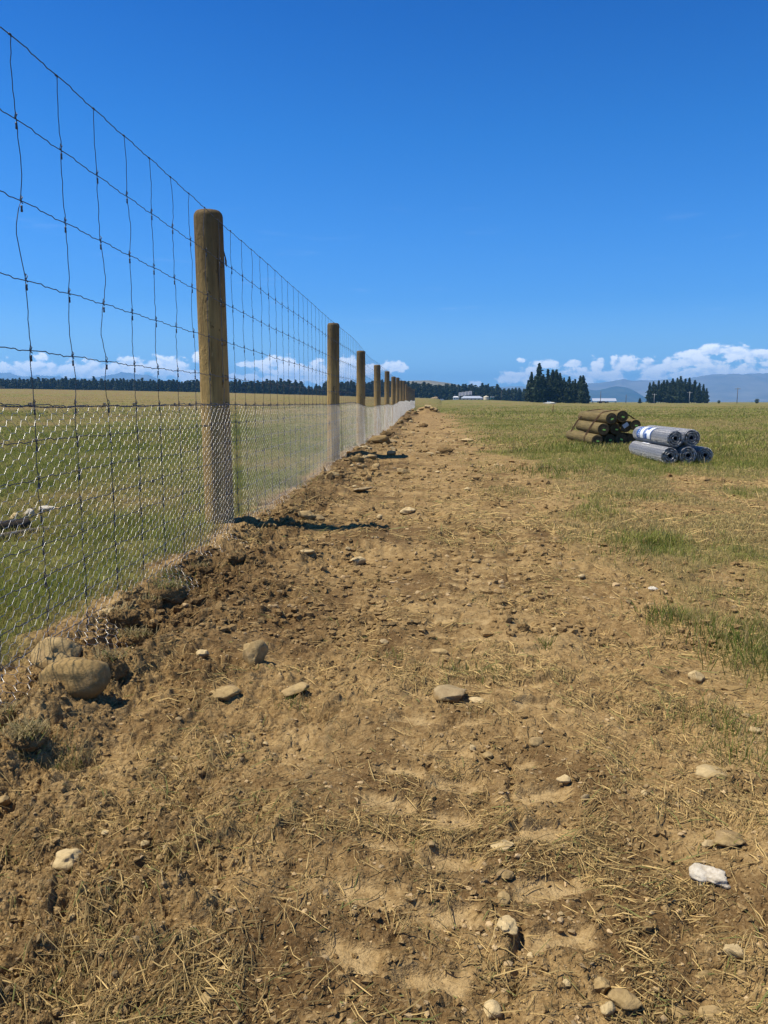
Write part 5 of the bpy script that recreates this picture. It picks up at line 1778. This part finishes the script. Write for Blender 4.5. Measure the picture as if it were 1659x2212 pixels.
Y = 450
b6 = place("open_shed", 1305, Y, "open sided pole shed with white iron roof right of the taller grove", "shed")
g = Geo()
v = [(-6.6, -2.8, 1.25), (6.6, -2.8, 1.25), (6.6, 2.8, 2.75), (-6.6, 2.8, 2.75), (-6.6, -2.8, 1.12), (6.6, -2.8, 1.12), (6.6, 2.8, 2.62), (-6.6, 2.8, 2.62)]
g.add(v, [(0, 1, 2, 3), (7, 6, 5, 4), (4, 5, 1, 0), (5, 6, 2, 1), (6, 7, 3, 2), (7, 4, 0, 3)])
g.obj("roof", M_RWHITE, False, b6)
for x in (-6.3, -2.1, 2.1, 6.3):
    for yy, zt in ((-2.6, 1.16), (2.6, 2.6)):
        Geo().tube([(x, yy, -0.3), (x, yy, zt)], 0.13, 6).obj("post", M_POLE, True, b6)
b7 = place("farm_trailer", 1303, Y, "dark red farm trailer parked under the open shed", "trailer")
g = Geo().box((-3.4, -0.9, 0.35), (2.6, 0.9, 0.85)); g.obj("deck", M_RED, False, b7)
Geo().box((-2.4, -0.8, 0.86), (1.0, 0.8, 1.1)).obj("load", M_GLASS, False, b7)
for sx in (-2.2, -1.2, 1.4):
    v, q = lathe_y([(0.02, -1.0), (0.34, -0.98), (0.38, -0.93), (0.38, -0.80), (0.02, -0.78)], 16)
    o = build("wheel", v, q, None, M_TYRE, True, b7); o.location = (sx, 0, 0.34)


def power_pole(px, top, Y, m, arm, label):
    r_ = place("power_pole", px, Y, label, "power pole", "power poles along the far edge")
    hh = (868 - top) / FPX * Y + CAM_H - r_.location.z
    Geo().tube([(0, 0, -0.4), (0, 0, hh * 0.5), (0.02, 0, hh)], [0.17, 0.15, 0.11], 8).obj("pole", m, True, r_)
    if arm:
        a = Geo().box((-1.3, -0.06, hh - 0.65), (1.3, 0.06, hh - 0.45)).obj("crossarm", m, False, r_)
        for x in (-1.15, -0.4, 0.4, 1.15):
            Geo().tube([(x, 0, hh - 0.45), (x, 0, hh - 0.2)], [0.06, 0.04], 6).obj("insulator", M_FRAME, True, a)


power_pole(1592, 839, 400, M_POLE, True, "tall dark power pole with crossarm standing clear against the mountains")
power_pole(1489, 847, 430, M_POLEP, True, "pale power pole with crossarm in front of the right hand grove")
power_pole(1413, 851, 430, M_POLEP, True, "pale power pole at the left end of the right hand grove")
power_pole(1352, 853, 430, M_POLE, False, "plain dark pole between the open shed and the lone little conifer")
power_pole(1297, 846, 430, M_POLE, False, "plain dark pole rising in front of the open shed")
power_pole(1083, 845, 520, M_POLE, False, "plain pole before the plantation right of the teal trailer")

Y = 395
b8 = place("farm_hut", 240, Y, "dark red lean-to hut at the edge of the plantation on the left", "hut")
Geo().box((-1.6, -1.2, -0.4), (1.2, 1.4, 1.5)).obj("wall", M_RED, False, b8)
Geo().add([(-1.9, -1.5, 1.3), (1.4, -1.5, 1.95), (1.4, 1.6, 1.95), (-1.9, 1.6, 1.3), (-1.9, -1.5, 1.42), (1.4, -1.5, 2.07), (1.4, 1.6, 2.07), (-1.9, 1.6, 1.42)], [(3, 2, 1, 0), (4, 5, 6, 7), (0, 1, 5, 4), (1, 2, 6, 5), (2, 3, 7, 6), (3, 0, 4, 7)]).obj("roof", M_RED, False, b8)
car(250, 392, M_TEAL, "teal car parked by the dark red hut at the plantation edge", 0.8)
Y = 335
b9 = place("timber_rail", 4, Y, "timber hitching rail at the far left edge of the paddock", "rail")
for x in (-2.0, 1.3):
    Geo().box((x, -0.08, -0.3), (x + 0.16, 0.08, 1.6)).obj("post", M_TIMB, False, b9)
Geo().box((-2.1, -0.14, 1.1), (1.5, -0.085, 1.35)).obj("rail", M_TIMB, False, b9)
o = place("timber_beam", 61, Y, "pale timber beam propped level in front of the plantation on the left", "beam")
Geo().box((-1.6, -0.1, 0.55), (1.6, 0.1, 0.78), Matrix.Rotation(R(4), 4, 'Y')).obj("beam_board", M_TIMB, False, o)
for x in (-1.2, 1.1):
    Geo().box((x, -0.09, -0.2), (x + 0.15, 0.09, 0.52)).obj("leg", M_TIMB, False, o)
print("buildings done")

# ------------------------------------------------------------------ haze
hz = Geo().box((-13500, -420, -8), (13500, 13200, 430)).obj("haze", None)
m = bpy.data.materials.new("haze")
m.use_nodes = True
m.node_tree.nodes.clear()
n = NT(m.node_tree)
pv = n.n('ShaderNodeVolumePrincipled')
pv.inputs['Color'].default_value = (0.20, 0.53, 1.0, 1)
pv.inputs['Density'].default_value = 0.00015
pv.inputs['Anisotropy'].default_value = 0.2
out = n.n('ShaderNodeOutputMaterial')
n.link(pv.outputs[0], out.inputs['Volume'])
hz.data.materials.append(m)
tag(hz, kind='stuff')
print("all done")
